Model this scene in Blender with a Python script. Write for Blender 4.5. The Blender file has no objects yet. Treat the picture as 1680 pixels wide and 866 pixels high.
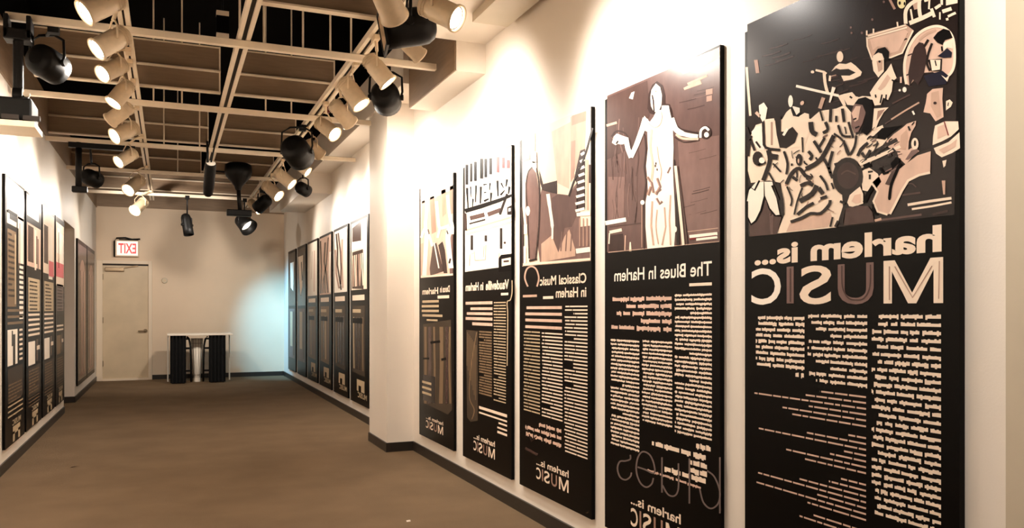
import bpy, math, random
from mathutils import Vector, Matrix

random.seed(7)
SC = bpy.context.scene
COL = SC.collection

# ------------------------------------------------------------------ camera
F, YAW, CX, CY, H = 1337.0, math.radians(22.82), 840.0, 507.3, 1.239
SY_, CY_ = math.sin(YAW), math.cos(YAW)
XR, XL, YE = 1.985, -1.16, 15.75          # right wall, left wall, end wall
ZP0, ZP1 = 0.178, 2.262                   # bottom and top of the display panels
PT = 0.022                                # panel thickness

cam_d = bpy.data.cameras.new('camera')
cam = bpy.data.objects.new('camera', cam_d)
COL.objects.link(cam)
cam.location = (0, 0, H)
cam.rotation_euler = (math.pi / 2, 0, -YAW)
cam_d.sensor_width = 36
cam_d.lens = F / 1680 * 36
cam_d.shift_y = (CY - 433) / 1680
cam_d.clip_start = 0.05
SC.camera = cam

def ray(u, v):
    l = (u - CX) / F
    return (SY_ + l * CY_, CY_ - l * SY_, (CY - v) / F)

def onX(u, v, X):
    r = ray(u, v); t = X / r[0]
    return (X, r[1] * t, H + r[2] * t)

def onY(u, v, Y):
    r = ray(u, v); t = Y / r[1]
    return (r[0] * t, Y, H + r[2] * t)

def onZ(u, v, Z):
    r = ray(u, v); t = (Z - H) / r[2]
    return (r[0] * t, r[1] * t, Z)

# --------------------------------------------------------------- materials
def lin(c):
    return tuple(((x / 255) / 12.92 if x / 255 <= .04045 else ((x / 255 + .055) / 1.055) ** 2.4) for x in c)

def mat(name, rgb, rough=.6, metal=0., noise=0., scale=8., bump=0., bscale=60., coat=0., spec=.5, stretch=None, emit=None, estr=0.):
    m = bpy.data.materials.new(name)
    m.use_nodes = True
    nt = m.node_tree
    b = nt.nodes['Principled BSDF']
    c = lin(rgb)
    b.inputs['Base Color'].default_value = (*c, 1)
    b.inputs['Roughness'].default_value = rough
    b.inputs['Metallic'].default_value = metal
    b.inputs['Coat Weight'].default_value = coat
    b.inputs['Coat Roughness'].default_value = .18
    b.inputs['Specular IOR Level'].default_value = spec
    if noise or bump:
        tc = nt.nodes.new('ShaderNodeTexCoord')
        mp = nt.nodes.new('ShaderNodeMapping')
        if stretch:
            mp.inputs['Scale'].default_value = stretch
        nt.links.new(tc.outputs['Object'], mp.inputs['Vector'])
    if noise:
        n = nt.nodes.new('ShaderNodeTexNoise')
        n.inputs['Scale'].default_value = scale
        n.inputs['Detail'].default_value = 6
        nt.links.new(mp.outputs['Vector'], n.inputs['Vector'])
        r = nt.nodes.new('ShaderNodeValToRGB')
        r.color_ramp.elements[0].position = .3
        r.color_ramp.elements[1].position = .7
        r.color_ramp.elements[0].color = (*[max(0, x * (1 - noise)) for x in c], 1)
        r.color_ramp.elements[1].color = (*[min(1, x * (1 + noise)) for x in c], 1)
        nt.links.new(n.outputs['Fac'], r.inputs['Fac'])
        nt.links.new(r.outputs['Color'], b.inputs['Base Color'])
    if bump:
        n2 = nt.nodes.new('ShaderNodeTexNoise')
        n2.inputs['Scale'].default_value = bscale
        n2.inputs['Detail'].default_value = 4
        nt.links.new(mp.outputs['Vector'], n2.inputs['Vector'])
        bp = nt.nodes.new('ShaderNodeBump')
        bp.inputs['Strength'].default_value = bump
        bp.inputs['Distance'].default_value = .01
        nt.links.new(n2.outputs['Fac'], bp.inputs['Height'])
        nt.links.new(bp.outputs['Normal'], b.inputs['Normal'])
    if emit:
        b.inputs['Emission Color'].default_value = (*lin(emit), 1)
        b.inputs['Emission Strength'].default_value = estr
    return m

M = {}
M['wall'] = mat('warm white wall paint', (238, 227, 213), .55, noise=.02, scale=3, bump=.04, bscale=140)
M['endwall'] = mat('cream wall paint', (222, 198, 170), .55, noise=.03, scale=2, bump=.04, bscale=140)
M['olive'] = mat('olive cream trim paint', (200, 186, 162), .5, noise=.04, scale=5)
M['floor'] = mat('brown carpet', (124, 102, 78), .95, noise=.1, scale=2.2, bump=.9, bscale=260, spec=.1)
M['base'] = mat('black vinyl cove base', (38, 32, 27), .4)
M['deck'] = mat('black ceiling deck paint', (10, 8, 7), .9, spec=.05)
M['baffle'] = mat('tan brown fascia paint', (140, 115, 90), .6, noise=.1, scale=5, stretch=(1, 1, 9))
M['strut'] = mat('cream painted steel', (238, 220, 194), .45, noise=.03, scale=10)
M['slot'] = mat('dark slot', (40, 30, 22), .7)
M['lampwhite'] = mat('cream lamp enamel', (220, 196, 162), .4, noise=.06, scale=30)
M['lens'] = mat('lit lamp lens', (255, 250, 240), .3, emit=(255, 238, 214), estr=14)
M['lensdim'] = mat('lamp lens', (235, 225, 205), .2, emit=(255, 238, 214), estr=2.2)
M['black'] = mat('black lantern paint', (10, 9, 8), .5, spec=.25, noise=.15, scale=20)
M['blackmetal'] = mat('black metal', (14, 12, 11), .5, spec=.25)
M['gel'] = mat('tan gel sheet', (170, 140, 105), .3)
M['door'] = mat('beige painted door', (206, 184, 152), .45, noise=.1, scale=2.5)
M['frame'] = mat('pale door frame paint', (226, 206, 180), .45)
M['chrome'] = mat('brushed steel', (150, 130, 105), .3, metal=1.)
M['cloth'] = mat('black pleated cloth', (13, 11, 10), .85, noise=.3, scale=30, stretch=(1, 1, .05))
M['tablewhite'] = mat('white laminate', (238, 226, 208), .4)
M['wire'] = mat('grey wire', (150, 132, 115), .4, metal=.6)
M['signwhite'] = mat('white sign face', (246, 232, 220), .4, emit=(255, 235, 220), estr=.35)
M['signred'] = mat('red sign letters', (214, 52, 62), .4, emit=(220, 40, 50), estr=.3)
M['scrap'] = mat('paper scrap', (225, 210, 190), .8)
M['leaf'] = mat('dry leaf', (70, 52, 36), .8)
M['maroon'] = mat('maroon paint', (110, 30, 25), .5)
# print inks (colours of the printed posters)
INKS = {
 'K': (14, 10, 9), 'k': (31, 21, 19), 'b': (56, 39, 36), 'B': (78, 57, 52), 'm': (98, 74, 69), 'M': (122, 94, 87),
 't': (172, 136, 118), 'T': (200, 164, 142), 'p': (220, 184, 162), 'c': (246, 222, 197), 'w': (252, 238, 220),
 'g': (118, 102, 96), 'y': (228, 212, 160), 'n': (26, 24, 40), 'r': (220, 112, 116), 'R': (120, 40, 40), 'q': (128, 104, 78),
 'o': (196, 172, 138), 'G': (70, 58, 46),
}
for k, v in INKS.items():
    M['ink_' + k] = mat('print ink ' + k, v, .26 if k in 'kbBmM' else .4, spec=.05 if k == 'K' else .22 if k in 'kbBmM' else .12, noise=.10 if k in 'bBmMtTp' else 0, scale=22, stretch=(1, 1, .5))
M['board'] = mat('black panel laminate', (7, 5, 4), .34, spec=.1)

# ----------------------------------------------------------------- helpers
class MB:
    """collects faces, links them as one mesh object"""
    def __init__(s):
        s.v, s.f, s.mi, s.mats, s.sm = [], [], [], [], []

    def m(s, name):
        if name not in s.mats:
            s.mats.append(name)
        return s.mats.index(name)

    def face(s, pts, mt, smooth=False):
        n = len(s.v)
        s.v += [tuple(p) for p in pts]
        s.f.append(list(range(n, n + len(pts)))); s.mi.append(s.m(mt)); s.sm.append(smooth)

    def raw(s, vs, fs, mt, smooth=False, mx=None):
        n = len(s.v)
        if mx is not None:
            vs = [mx @ Vector(p) for p in vs]
        s.v += [tuple(p) for p in vs]
        for f in fs:
            s.f.append([n + i for i in f]); s.mi.append(s.m(mt)); s.sm.append(smooth)

    def box(s, a, b, mt, mx=None):
        x0, x1 = sorted((a[0], b[0])); y0, y1 = sorted((a[1], b[1])); z0, z1 = sorted((a[2], b[2]))
        vs = [(x0, y0, z0), (x1, y0, z0), (x1, y1, z0), (x0, y1, z0), (x0, y0, z1), (x1, y0, z1), (x1, y1, z1), (x0, y1, z1)]
        s.raw(vs, [(0, 3, 2, 1), (4, 5, 6, 7), (0, 1, 5, 4), (1, 2, 6, 5), (2, 3, 7, 6), (3, 0, 4, 7)], mt, False, mx)

    def lathe(s, prof, mt, mx=None, n=24, cap0=True, cap1=True, smooth=True):
        """prof: list of (r, z) along local z"""
        vs, fs = [], []
        for r, z in prof:
            for i in range(n):
                a = 2 * math.pi * i / n
                vs.append((r * math.cos(a), r * math.sin(a), z))
        for j in range(len(prof) - 1):
            for i in range(n):
                k = (i + 1) % n
                fs.append((j * n + i, j * n + k, (j + 1) * n + k, (j + 1) * n + i))
        s.raw(vs, fs, mt, smooth, mx)
        if cap0:
            s.raw(vs[:n], [tuple(reversed(range(n)))], mt, False, mx)
        if cap1:
            s.raw(vs[-n:], [tuple(range(n))], mt, False, mx)

    def tube(s, pts, r, mt, n=8):
        pts = [Vector(p) for p in pts]
        rings = []
        for i, p in enumerate(pts):
            d = (pts[min(i + 1, len(pts) - 1)] - pts[max(i - 1, 0)]).normalized()
            up = Vector((0, 0, 1)) if abs(d.z) < .9 else Vector((1, 0, 0))
            a = d.cross(up).normalized(); b = d.cross(a)
            rings.append([p + r * (math.cos(2 * math.pi * k / n) * a + math.sin(2 * math.pi * k / n) * b) for k in range(n)])
        vs = [q for rg in rings for q in rg]
        fs = [(j * n + i, j * n + (i + 1) % n, (j + 1) * n + (i + 1) % n, (j + 1) * n + i) for j in range(len(pts) - 1) for i in range(n)]
        fs += [tuple(reversed(range(n))), tuple(range((len(pts) - 1) * n, len(pts) * n))]
        s.raw(vs, fs, mt, True)

    def bar(s, p, q, w, h, mt):
        """rectangular bar from p to q"""
        p, q = Vector(p), Vector(q)
        d = (q - p).normalized()
        up = Vector((0, 0, 1)) if abs(d.z) < .95 else Vector((0, 1, 0))
        a = d.cross(up).normalized() * w / 2; b = a.cross(d).normalized() * h / 2
        vs = [p - a - b, p + a - b, p + a + b, p - a + b, q - a - b, q + a - b, q + a + b, q - a + b]
        s.raw(vs, [(0, 1, 2, 3), (7, 6, 5, 4), (0, 4, 5, 1), (1, 5, 6, 2), (2, 6, 7, 3), (3, 7, 4, 0)], mt)

    def build(s, name, parent=None, loc=None, bevel=0.):
        me = bpy.data.meshes.new(name)
        o = bpy.data.objects.new(name, me)
        COL.objects.link(o)
        org = Vector(loc) if loc is not None else (world_loc(parent) if parent else Vector((0, 0, 0)))
        me.from_pydata([tuple(Vector(p) - org) for p in s.v], [], s.f)
        for k in s.mats:
            me.materials.append(M[k])
        me.polygons.foreach_set('material_index', s.mi)
        me.polygons.foreach_set('use_smooth', s.sm)
        me.update()
        if parent:
            o.parent = parent
            o.location = org - world_loc(parent)
        else:
            o.location = org
        if bevel:
            b = o.modifiers.new('bevel', 'BEVEL'); b.width = bevel; b.segments = 2; b.limit_method = 'ANGLE'
        return o

def world_loc(o):
    v = Vector((0, 0, 0))
    while o:
        v += o.location; o = o.parent
    return v

def tag(o, label, cat, group=None):
    o['label'] = label; o['category'] = cat
    if group:
        o['group'] = group
    return o

def thing(name, label, cat, loc, group=None):
    o = bpy.data.objects.new(name, None)
    COL.objects.link(o); o.location = loc; o.empty_display_size = .1
    return tag(o, label, cat, group)

def struct(name, mb, label=None, cat=None):
    o = mb.build(name); o['kind'] = 'structure'
    if label:
        o['label'] = label; o['category'] = cat
    return o

def axis_matrix(pos, d, roll=0):
    """matrix whose local +z points along d"""
    q = Vector(d).normalized().to_track_quat('Z', 'Y')
    return Matrix.Translation(Vector(pos)) @ q.to_matrix().to_4x4() @ Matrix.Rotation(roll, 4, 'Z')

def spot(name, pos, d, power, angle=70, color=(1, .905, .805), blend=1., size=.05):
    l = bpy.data.lights.new(name, 'SPOT')
    l.energy = power; l.spot_size = math.radians(angle); l.spot_blend = blend; l.color = color; l.shadow_soft_size = size
    o = bpy.data.objects.new(name, l); COL.objects.link(o)
    o.location = pos
    o.rotation_euler = Vector(d).normalized().to_track_quat('-Z', 'Y').to_euler()
    return o

# ------------------------------------------------------------------- shell
YB = -3.0
ZD = 4.3
mb = MB(); mb.box((XL - 1.6, YB - .2, -.1), (XR + .2, YE + .2, 0), 'floor')
struct('floor', mb, 'worn brown carpet floor of the corridor', 'floor')

YD0, YD1, ZDR = 11.05, 12.25, 2.31      # doorway in the left wall
mb = MB()
mb.box((XL - .15, YB, 0), (XL, YD0, 3.0), 'wall')
mb.box((XL - .15, YD1, 0), (XL, YE, 3.0), 'wall')
mb.box((XL - .15, YD0, ZDR), (XL, YD1, 3.0), 'wall')
struct('wall_left', mb, 'warm white left corridor wall', 'wall')
mb = MB()
mb.box((XL - 1.5, YD1, 0), (XL - .15, YD1 + .12, 2.6), 'endwall')
mb.box((XL - 1.5, YD0 - .12 - .3, 0), (XL - .15, YD0 - .3, 2.6), 'endwall')
mb.box((XL - 1.62, YD0 - .42, 0), (XL - 1.5, YD1 + .12, 2.6), 'endwall')
struct('wall_passage', mb, 'cream wall inside the side passage opening', 'wall')
mb = MB(); mb.box((XL - 1.5, YD0 - .42, ZDR), (XL - .15, YD1, ZDR + .1), 'endwall')
struct('ceiling_passage', mb, 'underside of the side passage opening', 'ceiling')
mb = MB(); mb.box((XR, YB, 0), (XR + .15, YE, 3.1), 'wall')
struct('wall_right', mb, 'warm white right corridor wall behind the tall panels', 'wall')
mb = MB(); mb.box((XL - .15, YE, 0), (XR + .15, YE + .15, 3.02), 'endwall')
struct('wall_end', mb, 'cream end wall with the door', 'wall')
mb = MB(); mb.box((XL - .15, YB - .15, 0), (XR + .15, YB, ZD), 'endwall')
struct('wall_back', mb, 'wall behind the viewer', 'wall')
mb = MB()
mb.box((XL - .3, YB, 3.41), (XL - .15, YE + .15, ZD), 'deck')
mb.box((XR, YB, 3.41), (XR + .15, YE + .15, ZD), 'deck')
mb.box((XL - .3, YE, 3.41), (XR + .15, YE + .15, ZD), 'deck')
struct('wall_plenum', mb, 'black painted walls of the void above the ceiling grid', 'wall')
mb = MB(); mb.box((XL - .3, YB - .15, ZD), (XR + .15, YE + .15, ZD + .1), 'deck')
struct('ceiling', mb, 'black painted ceiling deck above the grid', 'ceiling')

# fascias round the ceiling void
mb = MB(); mb.box((XL - .15, YB, 3.0), (XL + .015, YE, 3.41), 'baffle')
struct('trim_1', mb, 'brown fascia along the top of the left wall', 'trim')
mb = MB(); mb.box((XL, YE - .03, 3.02), (XR, YE + .15, 3.41), 'baffle')
struct('trim_2', mb, 'brown fascia above the end wall', 'trim')
mb = MB(); mb.box((1.40, YB, 3.04), (XR, 5.18, 3.41), 'wall')
struct('trim_3', mb, 'cream soffit along the right wall near the viewer', 'soffit')
mb = MB(); mb.box((1.72, 6.32, 3.04), (XR, YE - .03, 3.41), 'wall')
struct('trim_4', mb, 'cream soffit along the right wall beyond the pillar', 'soffit')
mb = MB(); mb.box((1.775, 5.18, 2.84), (XR, 6.32, 3.41), 'wall')
struct('trim_5', mb, 'boxed bulkhead hanging on the right wall before the pillar', 'bulkhead')
mb = MB(); mb.box((1.60, 10.9, 2.77), (XR, 13.2, 3.04), 'wall')
struct('trim_6', mb, 'boxed bulkhead high on the right wall beyond the pillar', 'bulkhead')
mb = MB(); mb.box((1.765, 5.19, 2.845), (1.775, 6.315, 3.41), 'baffle')  # thin brown board paints in the shade of the bulkhead's inner face
struct('trim_8', mb, 'inner side of the boxed bulkhead before the pillar, shade painted in brown', 'painted shade')
# pillar
mb = MB(); mb.box((1.745, 6.945, 0), (XR, 7.62, 3.04), 'wall')
struct('wall_pillar', mb, 'square cream pillar projecting from the right wall', 'pillar')
# strip at the right frame edge
mb = MB(); mb.box((XR - .012, 1.15, 0), (XR, 1.432, 3.04), 'olive')
struct('trim_7', mb, 'olive cream trim strip at the right photo edge', 'trim')

# baseboards
BH = .08
mb = MB(); mb.box((XR - .012, YB, 0), (XR, 6.945, BH), 'base'); mb.box((XR - .012, 7.62, 0), (XR, YE, BH), 'base')
mb.box((1.733, 6.933, 0), (XR - .012, 6.945, BH), 'base'); mb.box((1.733, 6.945, 0), (1.745, 7.62, BH), 'base')
struct('baseboard_right', mb, 'black vinyl baseboard along the right wall and pillar', 'baseboard')
mb = MB(); mb.box((XL, YB, 0), (XL + .012, YD0, BH), 'base'); mb.box((XL, YD1 - .012, 0), (XL + .012, YE, BH), 'base')
mb.box((XL - 1.5, YD1 - .012, 0), (XL, YD1, BH), 'base')
struct('baseboard_left', mb, 'black vinyl baseboard along the left wall', 'baseboard')
mb = MB(); mb.box((-.28, YE - .012, 0), (XR - .012, YE, BH), 'base')
struct('baseboard_end', mb, 'black vinyl baseboard along the end wall', 'baseboard')

# -------------------------------------------------------------- door (end)
d = bpy.data.objects.new('door_1', None); COL.objects.link(d); d.location = (-.70, YE, 0); d['kind'] = 'structure'
d['label'] = 'beige exit door in the end wall'; d['category'] = 'door'
mb = MB()
mb.box((-1.155, YE - .05, 0), (-1.06, YE, 2.09), 'frame'); mb.box((-.335, YE - .05, 0), (-.275, YE, 2.09), 'frame')
mb.box((-1.06, YE - .05, 2.03), (-.335, YE, 2.09), 'frame')
mb.build('door_frame', d, bevel=.004)
mb = MB(); mb.box((-1.06, YE - .022, .03), (-.335, YE, 2.0), 'door'); mb.build('door_leaf', d)
mb = MB(); mb.box((-1.06, YE - .02, 2.0), (-.335, YE, 2.03), 'slot'); mb.build('door_gap', d)
mb = MB(); mb.box((-1.06, YE - .06, 0), (-.335, YE, .035), 'frame'); mb.build('door_sill', d)
mb = MB()
mb.box((-1.02, YE - .085, 1.90), (-.72, YE - .022, 1.965), 'chrome'); mb.bar((-.80, YE - .08, 1.955), (-.50, YE - .05, 2.0), .02, .02, 'chrome')
mb.build('door_closer', d, bevel=.006)
mb = MB()
mb.lathe([(.033, 0), (.033, .012)], 'chrome', axis_matrix((-.385, YE - .022, .86), (0, -1, 0)))
mb.tube([(-.385, YE - .03, .86), (-.385, YE - .07, .86), (-.41, YE - .075, .86), (-.50, YE - .075, .857)], .011, 'chrome')
mb.build('door_lever', d)
for z in (.3, 1.05, 1.8):
    mb = MB(); mb.lathe([(.009, -.05), (.009, .05)], 'chrome', Matrix.Translation((-1.056, YE - .03, z)), n=10); mb.build('hinge', d)

# exit sign
t = thing('exit_sign', 'white exit sign with red letters above the end wall door', 'sign', (-.672, YE, 2.15))
mb = MB(); mb.box((-.86, YE - .09, 2.155), (-.49, YE, 2.44), 'frame'); mb.build('housing', t, bevel=.008)
mb = MB(); mb.box((-.835, YE - .094, 2.178), (-.505, YE - .09, 2.42), 'signwhite'); mb.build('face_plate', t)
mb = MB()
mb.tube([(-.875, YE - .05, 2.15), (-.875, YE - .05, 2.42), (-.84, YE - .05, 2.475), (-.70, YE - .05, 2.485), (-.60, YE - .05, 2.46), (-.47, YE - .03, 2.47)], .014, 'blackmetal')
mb.tube([(-.80, YE - .05, 2.45), (-.66, YE - .06, 2.452), (-.50, YE - .05, 2.445)], .008, 'blackmetal')
mb.build('conduit', t)
SIGN = t

t = thing('wall_thermostat', 'small round thermostat on the cream end wall right of the door', 'thermostat', (-.074, YE, 1.75))
mb = MB(); mb.lathe([(.05, 0), (.05, .02), (.042, .028)], 'olive', axis_matrix((-.074, YE, 1.75), (0, -1, 0))); mb.build('cover', t)
mb = MB(); mb.lathe([(.026, .028), (.024, .036)], 'door', axis_matrix((-.074, YE, 1.75), (0, -1, 0))); mb.build('dial', t)

# ---------------------------------------------------- table with black drapes
t = thing('console_table', 'white topped table with two pleated black drapes before the end wall', 'table', (.485, 14.9, 0))
mb = MB(); mb.box((-.03, 14.62, .80), (1.0, 15.2, .83), 'tablewhite'); mb.build('table_top', t, bevel=.006)
for x in (-.02, .98):
    mb = MB(); mb.lathe([(.012, 0), (.012, .80)], 'tablewhite', Matrix.Translation((x, 15.17, 0)), n=10)
    mb.build('leg', t)
def drape(x0, x1):
    mb = MB(); n = 48; pts = []
    for i in range(n + 1):
        f = i / n; pts.append((x0 + (x1 - x0) * f, 14.66 + .022 * math.sin(f * math.pi * 2 * 4.5) + .01 * math.sin(f * 29), f))
    zs = [.012, .3, .6, .797]
    for j in range(3):
        for i in range(n):
            a, b = pts[i], pts[i + 1]
            k0, k1 = 1 + .25 * (1 - zs[j]), 1 + .25 * (1 - zs[j + 1])
            w = lambda p, z, k: (p[0], 14.66 + (p[1] - 14.66) * k - .012 * (1 - z), z)
            mb.face([w(a, zs[j], k0), w(b, zs[j], k0), w(b, zs[j + 1], k1), w(a, zs[j + 1], k1)], 'cloth', True)
    mb.box((x0 + .01, 14.69, .012), (x1 - .01, 14.98, .79), 'cloth')
    return mb.build('drape', t)
drape(.015, .262); drape(.62, .865 + .02)
# two black side frames with arch and rungs
for s, x in ((1, .31), (-1, .57)):
    mb = MB()
    mb.tube([(x - .035 * s, 14.80, .78), (x + .0 * s, 14.80, .74), (x + .022 * s, 14.80, .62), (x + .03 * s, 14.80, .40), (x + .035 * s, 14.80, .012)], .016, 'blackmetal')
    mb.bar((x - .055 * s, 14.80, .58), (x + .025 * s, 14.80, .58), .022, .035, 'blackmetal')
    mb.bar((x - .055 * s, 14.80, .20), (x + .032 * s, 14.80, .20), .022, .03, 'blackmetal')
    mb.bar((x - .055 * s, 14.80, .74), (x + .0 * s, 14.80, .74), .022, .03, 'blackmetal')
    mb.build('side_frame', t)
t = thing('wire_basket', 'tall tapered white wire basket standing under the table between black frames', 'basket', (.44, 14.98, 0))
mb = MB()
mb.lathe([(.055, .07), (.095, .74), (.092, .74), (.052, .075)], 'tablewhite', Matrix.Translation((.44, 14.98, 0)), cap1=False)
mb.lathe([(.058, .0), (.058, .07)], 'tablewhite', Matrix.Translation((.44, 14.98, 0)))
mb.build('liner', t)
mb = MB()
for i in range(14):
    a = 2 * math.pi * i / 14
    mb.tube([(.44 + .060 * math.cos(a), 14.98 + .060 * math.sin(a), .07), (.44 + .1 * math.cos(a), 14.98 + .1 * math.sin(a), .74)], .0035, 'wire', 6)
for z in (.12, .66):
    r = .063 + .038 * (z - .07) / .67
    mb.tube([(.44 + r * math.cos(2 * math.pi * i / 20), 14.98 + r * math.sin(2 * math.pi * i / 20), z) for i in range(21)], .004, 'wire', 6)
mb.build('wire_cage', t)

# litter on the carpet
p = onZ(122, 766, 0)
mb = MB(); mb.raw([(p[0] - .03, p[1] - .02, .004), (p[0] + .0, p[1] - .012, .012), (p[0] + .035, p[1] + .012, .004), (p[0], p[1] + .02, .006), (p[0] - .02, p[1] + .012, .003)], [(0, 1, 2, 3, 4)], 'leaf')
mb.raw([(p[0] - .03, p[1] - .02, .0), (p[0] + .035, p[1] + .012, .0), (p[0], p[1] + .02, .0)], [(0, 1, 2)], 'leaf')
tag(mb.build('dry_leaf', loc=(p[0], p[1], 0)), 'small dark dry leaf lying on the carpet at left', 'leaf')
p = onZ(670, 855, 0)
mb = MB(); mb.raw([(p[0] - .012, p[1] - .01, .0), (p[0] + .012, p[1] - .008, .0), (p[0] + .014, p[1] + .01, .005), (p[0] - .01, p[1] + .012, .003), (p[0], p[1], .008)], [(0, 1, 4), (1, 2, 4), (2, 3, 4), (3, 0, 4)], 'scrap')
tag(mb.build('paper_scrap', loc=(p[0], p[1], 0)), 'tiny white paper scrap on the carpet before the near panels', 'scrap')

# -------------------------------------------------------------------- text
_tc = {}
def glyphs(s, off=0.):
    k = (s, off)
    if k not in _tc:
        cu = bpy.data.curves.new('lettering', 'FONT')
        cu.body = s; cu.offset = off; cu.resolution_u = 4
        o = bpy.data.objects.new('lettering', cu); COL.objects.link(o)
        dg = bpy.context.evaluated_depsgraph_get()
        me = bpy.data.meshes.new_from_object(o.evaluated_get(dg))
        vs = [v.co.copy() for v in me.vertices]; fs = [tuple(p.vertices) for p in me.polygons]
        x0 = min(v.x for v in vs); x1 = max(v.x for v in vs); y0 = min(v.y for v in vs); y1 = max(v.y for v in vs)
        _tc[k] = ([((v.x - x0) / (x1 - x0), (v.y - y0) / (y1 - y0)) for v in vs], fs)
        bpy.data.objects.remove(o); bpy.data.curves.remove(cu); bpy.data.meshes.remove(me)
    return _tc[k]

MP = [(0, 0), (0, 1), (.2, 1), (.5, .24), (.8, 1), (1, 1), (1, 0), (.85, 0), (.85, .74), (.57, 0), (.43, 0), (.15, .74), (.15, 0)]
def put_text(mb, s, fn, mt, off=0.):
    """fn maps (0..1, 0..1) of the word's box to a world point"""
    vs, fs = glyphs(s, off) if s != 'M' else (MP, [tuple(range(13))])
    mb.raw([fn(x, y) for x, y in vs], fs, mt)

mb = MB()
put_text(mb, 'EXIT', lambda x, y: (-.53 - x * .28, YE - .0955, 2.21 + y * .175), 'signred', .02)
mb.build('lettering', SIGN)

# ----------------------------------------------- display panels, right wall
XT = XR - PT
LAY = .0005
def W(u, v, k=0):
    return onX(u, v, XT - LAY * (k + 1))

class Art(MB):
    """prints on the right wall: outlines measured on the wall plane"""
    def poly(s, ink, pts, k):
        s.face([W(u, v, k) for u, v in pts], 'ink_' + ink)
    def oval(s, ink, c, rx, ry, k, n=18, rot=0):
        r = math.radians(rot)
        s.poly(ink, [(c[0] + rx * math.cos(2 * math.pi * i / n) * math.cos(r) - ry * math.sin(2 * math.pi * i / n) * math.sin(r),
                      c[1] + rx * math.cos(2 * math.pi * i / n) * math.sin(r) + ry * math.sin(2 * math.pi * i / n) * math.cos(r)) for i in range(n)], k)
    def stroke(s, ink, pts, w, k):
        n = len(pts); ws = w if isinstance(w, (list, tuple)) else [w] * n
        L, R = [], []
        for i in range(n):
            a = pts[max(i - 1, 0)]; b = pts[min(i + 1, n - 1)]
            dx, dy = b[0] - a[0], b[1] - a[1]; l = math.hypot(dx, dy) or 1
            nx, ny = -dy / l * ws[i] / 2, dx / l * ws[i] / 2
            L.append((pts[i][0] + nx, pts[i][1] + ny)); R.append((pts[i][0] - nx, pts[i][1] - ny))
        for i in range(n - 1):
            s.poly(ink, [L[i], L[i + 1], R[i + 1], R[i]], k + .02 * i)

def smooth(pts, n=5):
    """Catmull-Rom through the points"""
    out = []
    P = [pts[0]] + list(pts) + [pts[-1]]
    for i in range(1, len(P) - 2):
        for j in range(n):
            t = j / n
            out.append(tuple(.5 * (2 * P[i][a] + (P[i + 1][a] - P[i - 1][a]) * t + (2 * P[i - 1][a] - 5 * P[i][a] + 4 * P[i + 1][a] - P[i + 2][a]) * t * t
                             + (3 * P[i][a] - P[i - 1][a] - 3 * P[i + 1][a] + P[i + 2][a]) * t ** 3) for a in (0, 1)))
    out.append(tuple(pts[-1]))
    return out

def rtext(mb, s, uR, vTop, vBot, uL, ink, off=0., k=1):
    """mirrored lettering whose right edge is at uR with the heights given there"""
    yR = W(uR, 500)[1]; yL = W(uL, 500)[1]
    z1 = W(uR, vTop)[2]; z0 = W(uR, vBot)[2]
    put_text(mb, s, lambda x, y: (XT - LAY * (k + 1), yR + (yL - yR) * x, z0 + (z1 - z0) * y), 'ink_' + ink, off)

def words(mb, P, w, h, n, ink, frac=.55, fill=1., wl=(.09, .26), gap=.028, ragged=.12, rng=random, align_right=True, jag=True):
    """n printed text lines in a box w x h; P(x, z) maps box coordinates (x from the reading edge, z from the top) to the wall"""
    lh = h / n
    for i in range(n):
        end = w * fill * (1 - (rng.random() * ragged if rng.random() < .5 else 0))
        if rng.random() < .05:
            end *= .6
        x = 0
        while x < end - .02 * w:
            ww = min(rng.uniform(*wl) * w, end - x)
            zt = i * lh; xh = lh * frac
            if jag and ww > .03 * w:
                m = max(3, int(ww / (xh * .75)))
                top = []
                for q in range(m):
                    hh = rng.choice([0, 0, 0, .16, .22, .08]) * lh
                    top += [(x + ww * q / m, zt + lh * .2 - hh * .6), (x + ww * (q + .9) / m, zt + lh * .2 - hh * .6)]
                bot = []
                for q in reversed(range(m)):
                    hh = rng.choice([0, 0, 0, 0, .16]) * lh
                    bot += [(x + ww * (q + .9) / m, zt + lh * .2 + xh + hh), (x + ww * q / m, zt + lh * .2 + xh + hh)]
                mb.face([P(*p) for p in top + bot], 'ink_' + ink)
            else:
                mb.face([P(x, zt + lh * .2), P(x + ww, zt + lh * .2), P(x + ww, zt + lh * .2 + xh), P(x, zt + lh * .2 + xh)], 'ink_' + ink)
            x += ww + gap * w * rng.uniform(.6, 1.5)

def rwords(mb, uR, uL, vTop, vBot, n, ink='c', k=1, **kw):
    """text column on the right wall; heights read at its right edge"""
    yR = W(uR, 500)[1]; yL = W(uL, 500)[1]; z1 = W(uR, vTop)[2]; z0 = W(uR, vBot)[2]
    words(mb, lambda x, z: (XT - LAY * (k + 1), yR + x, z1 - z), yL - yR, z1 - z0, n, ink, **kw)

def rbars(mb, rows, ink, k=1):
    """single printed bars: (uR, uL, vTop, vBot at the right edge)"""
    for uR, uL, a, b in rows:
        yR = W(uR, 500)[1]; yL = W(uL, 500)[1]; z1 = W(uR, a)[2]; z0 = W(uR, b)[2]; x = XT - LAY * (k + 1)
        mb.face([(x, yR, z1), (x, yL, z1), (x, yL, z0), (x, yR, z0)], 'ink_' + ink)

def rpanel(y0, y1, label, group='tall display panels on the right wall'):
    o = MB(); o.box((XT, y0, ZP0), (XR - .002, y1, ZP1), 'board')
    o = o.build('hanging_poster', loc=(XR, (y0 + y1) / 2, ZP0))
    return tag(o, label, 'display panel', group)

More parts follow.
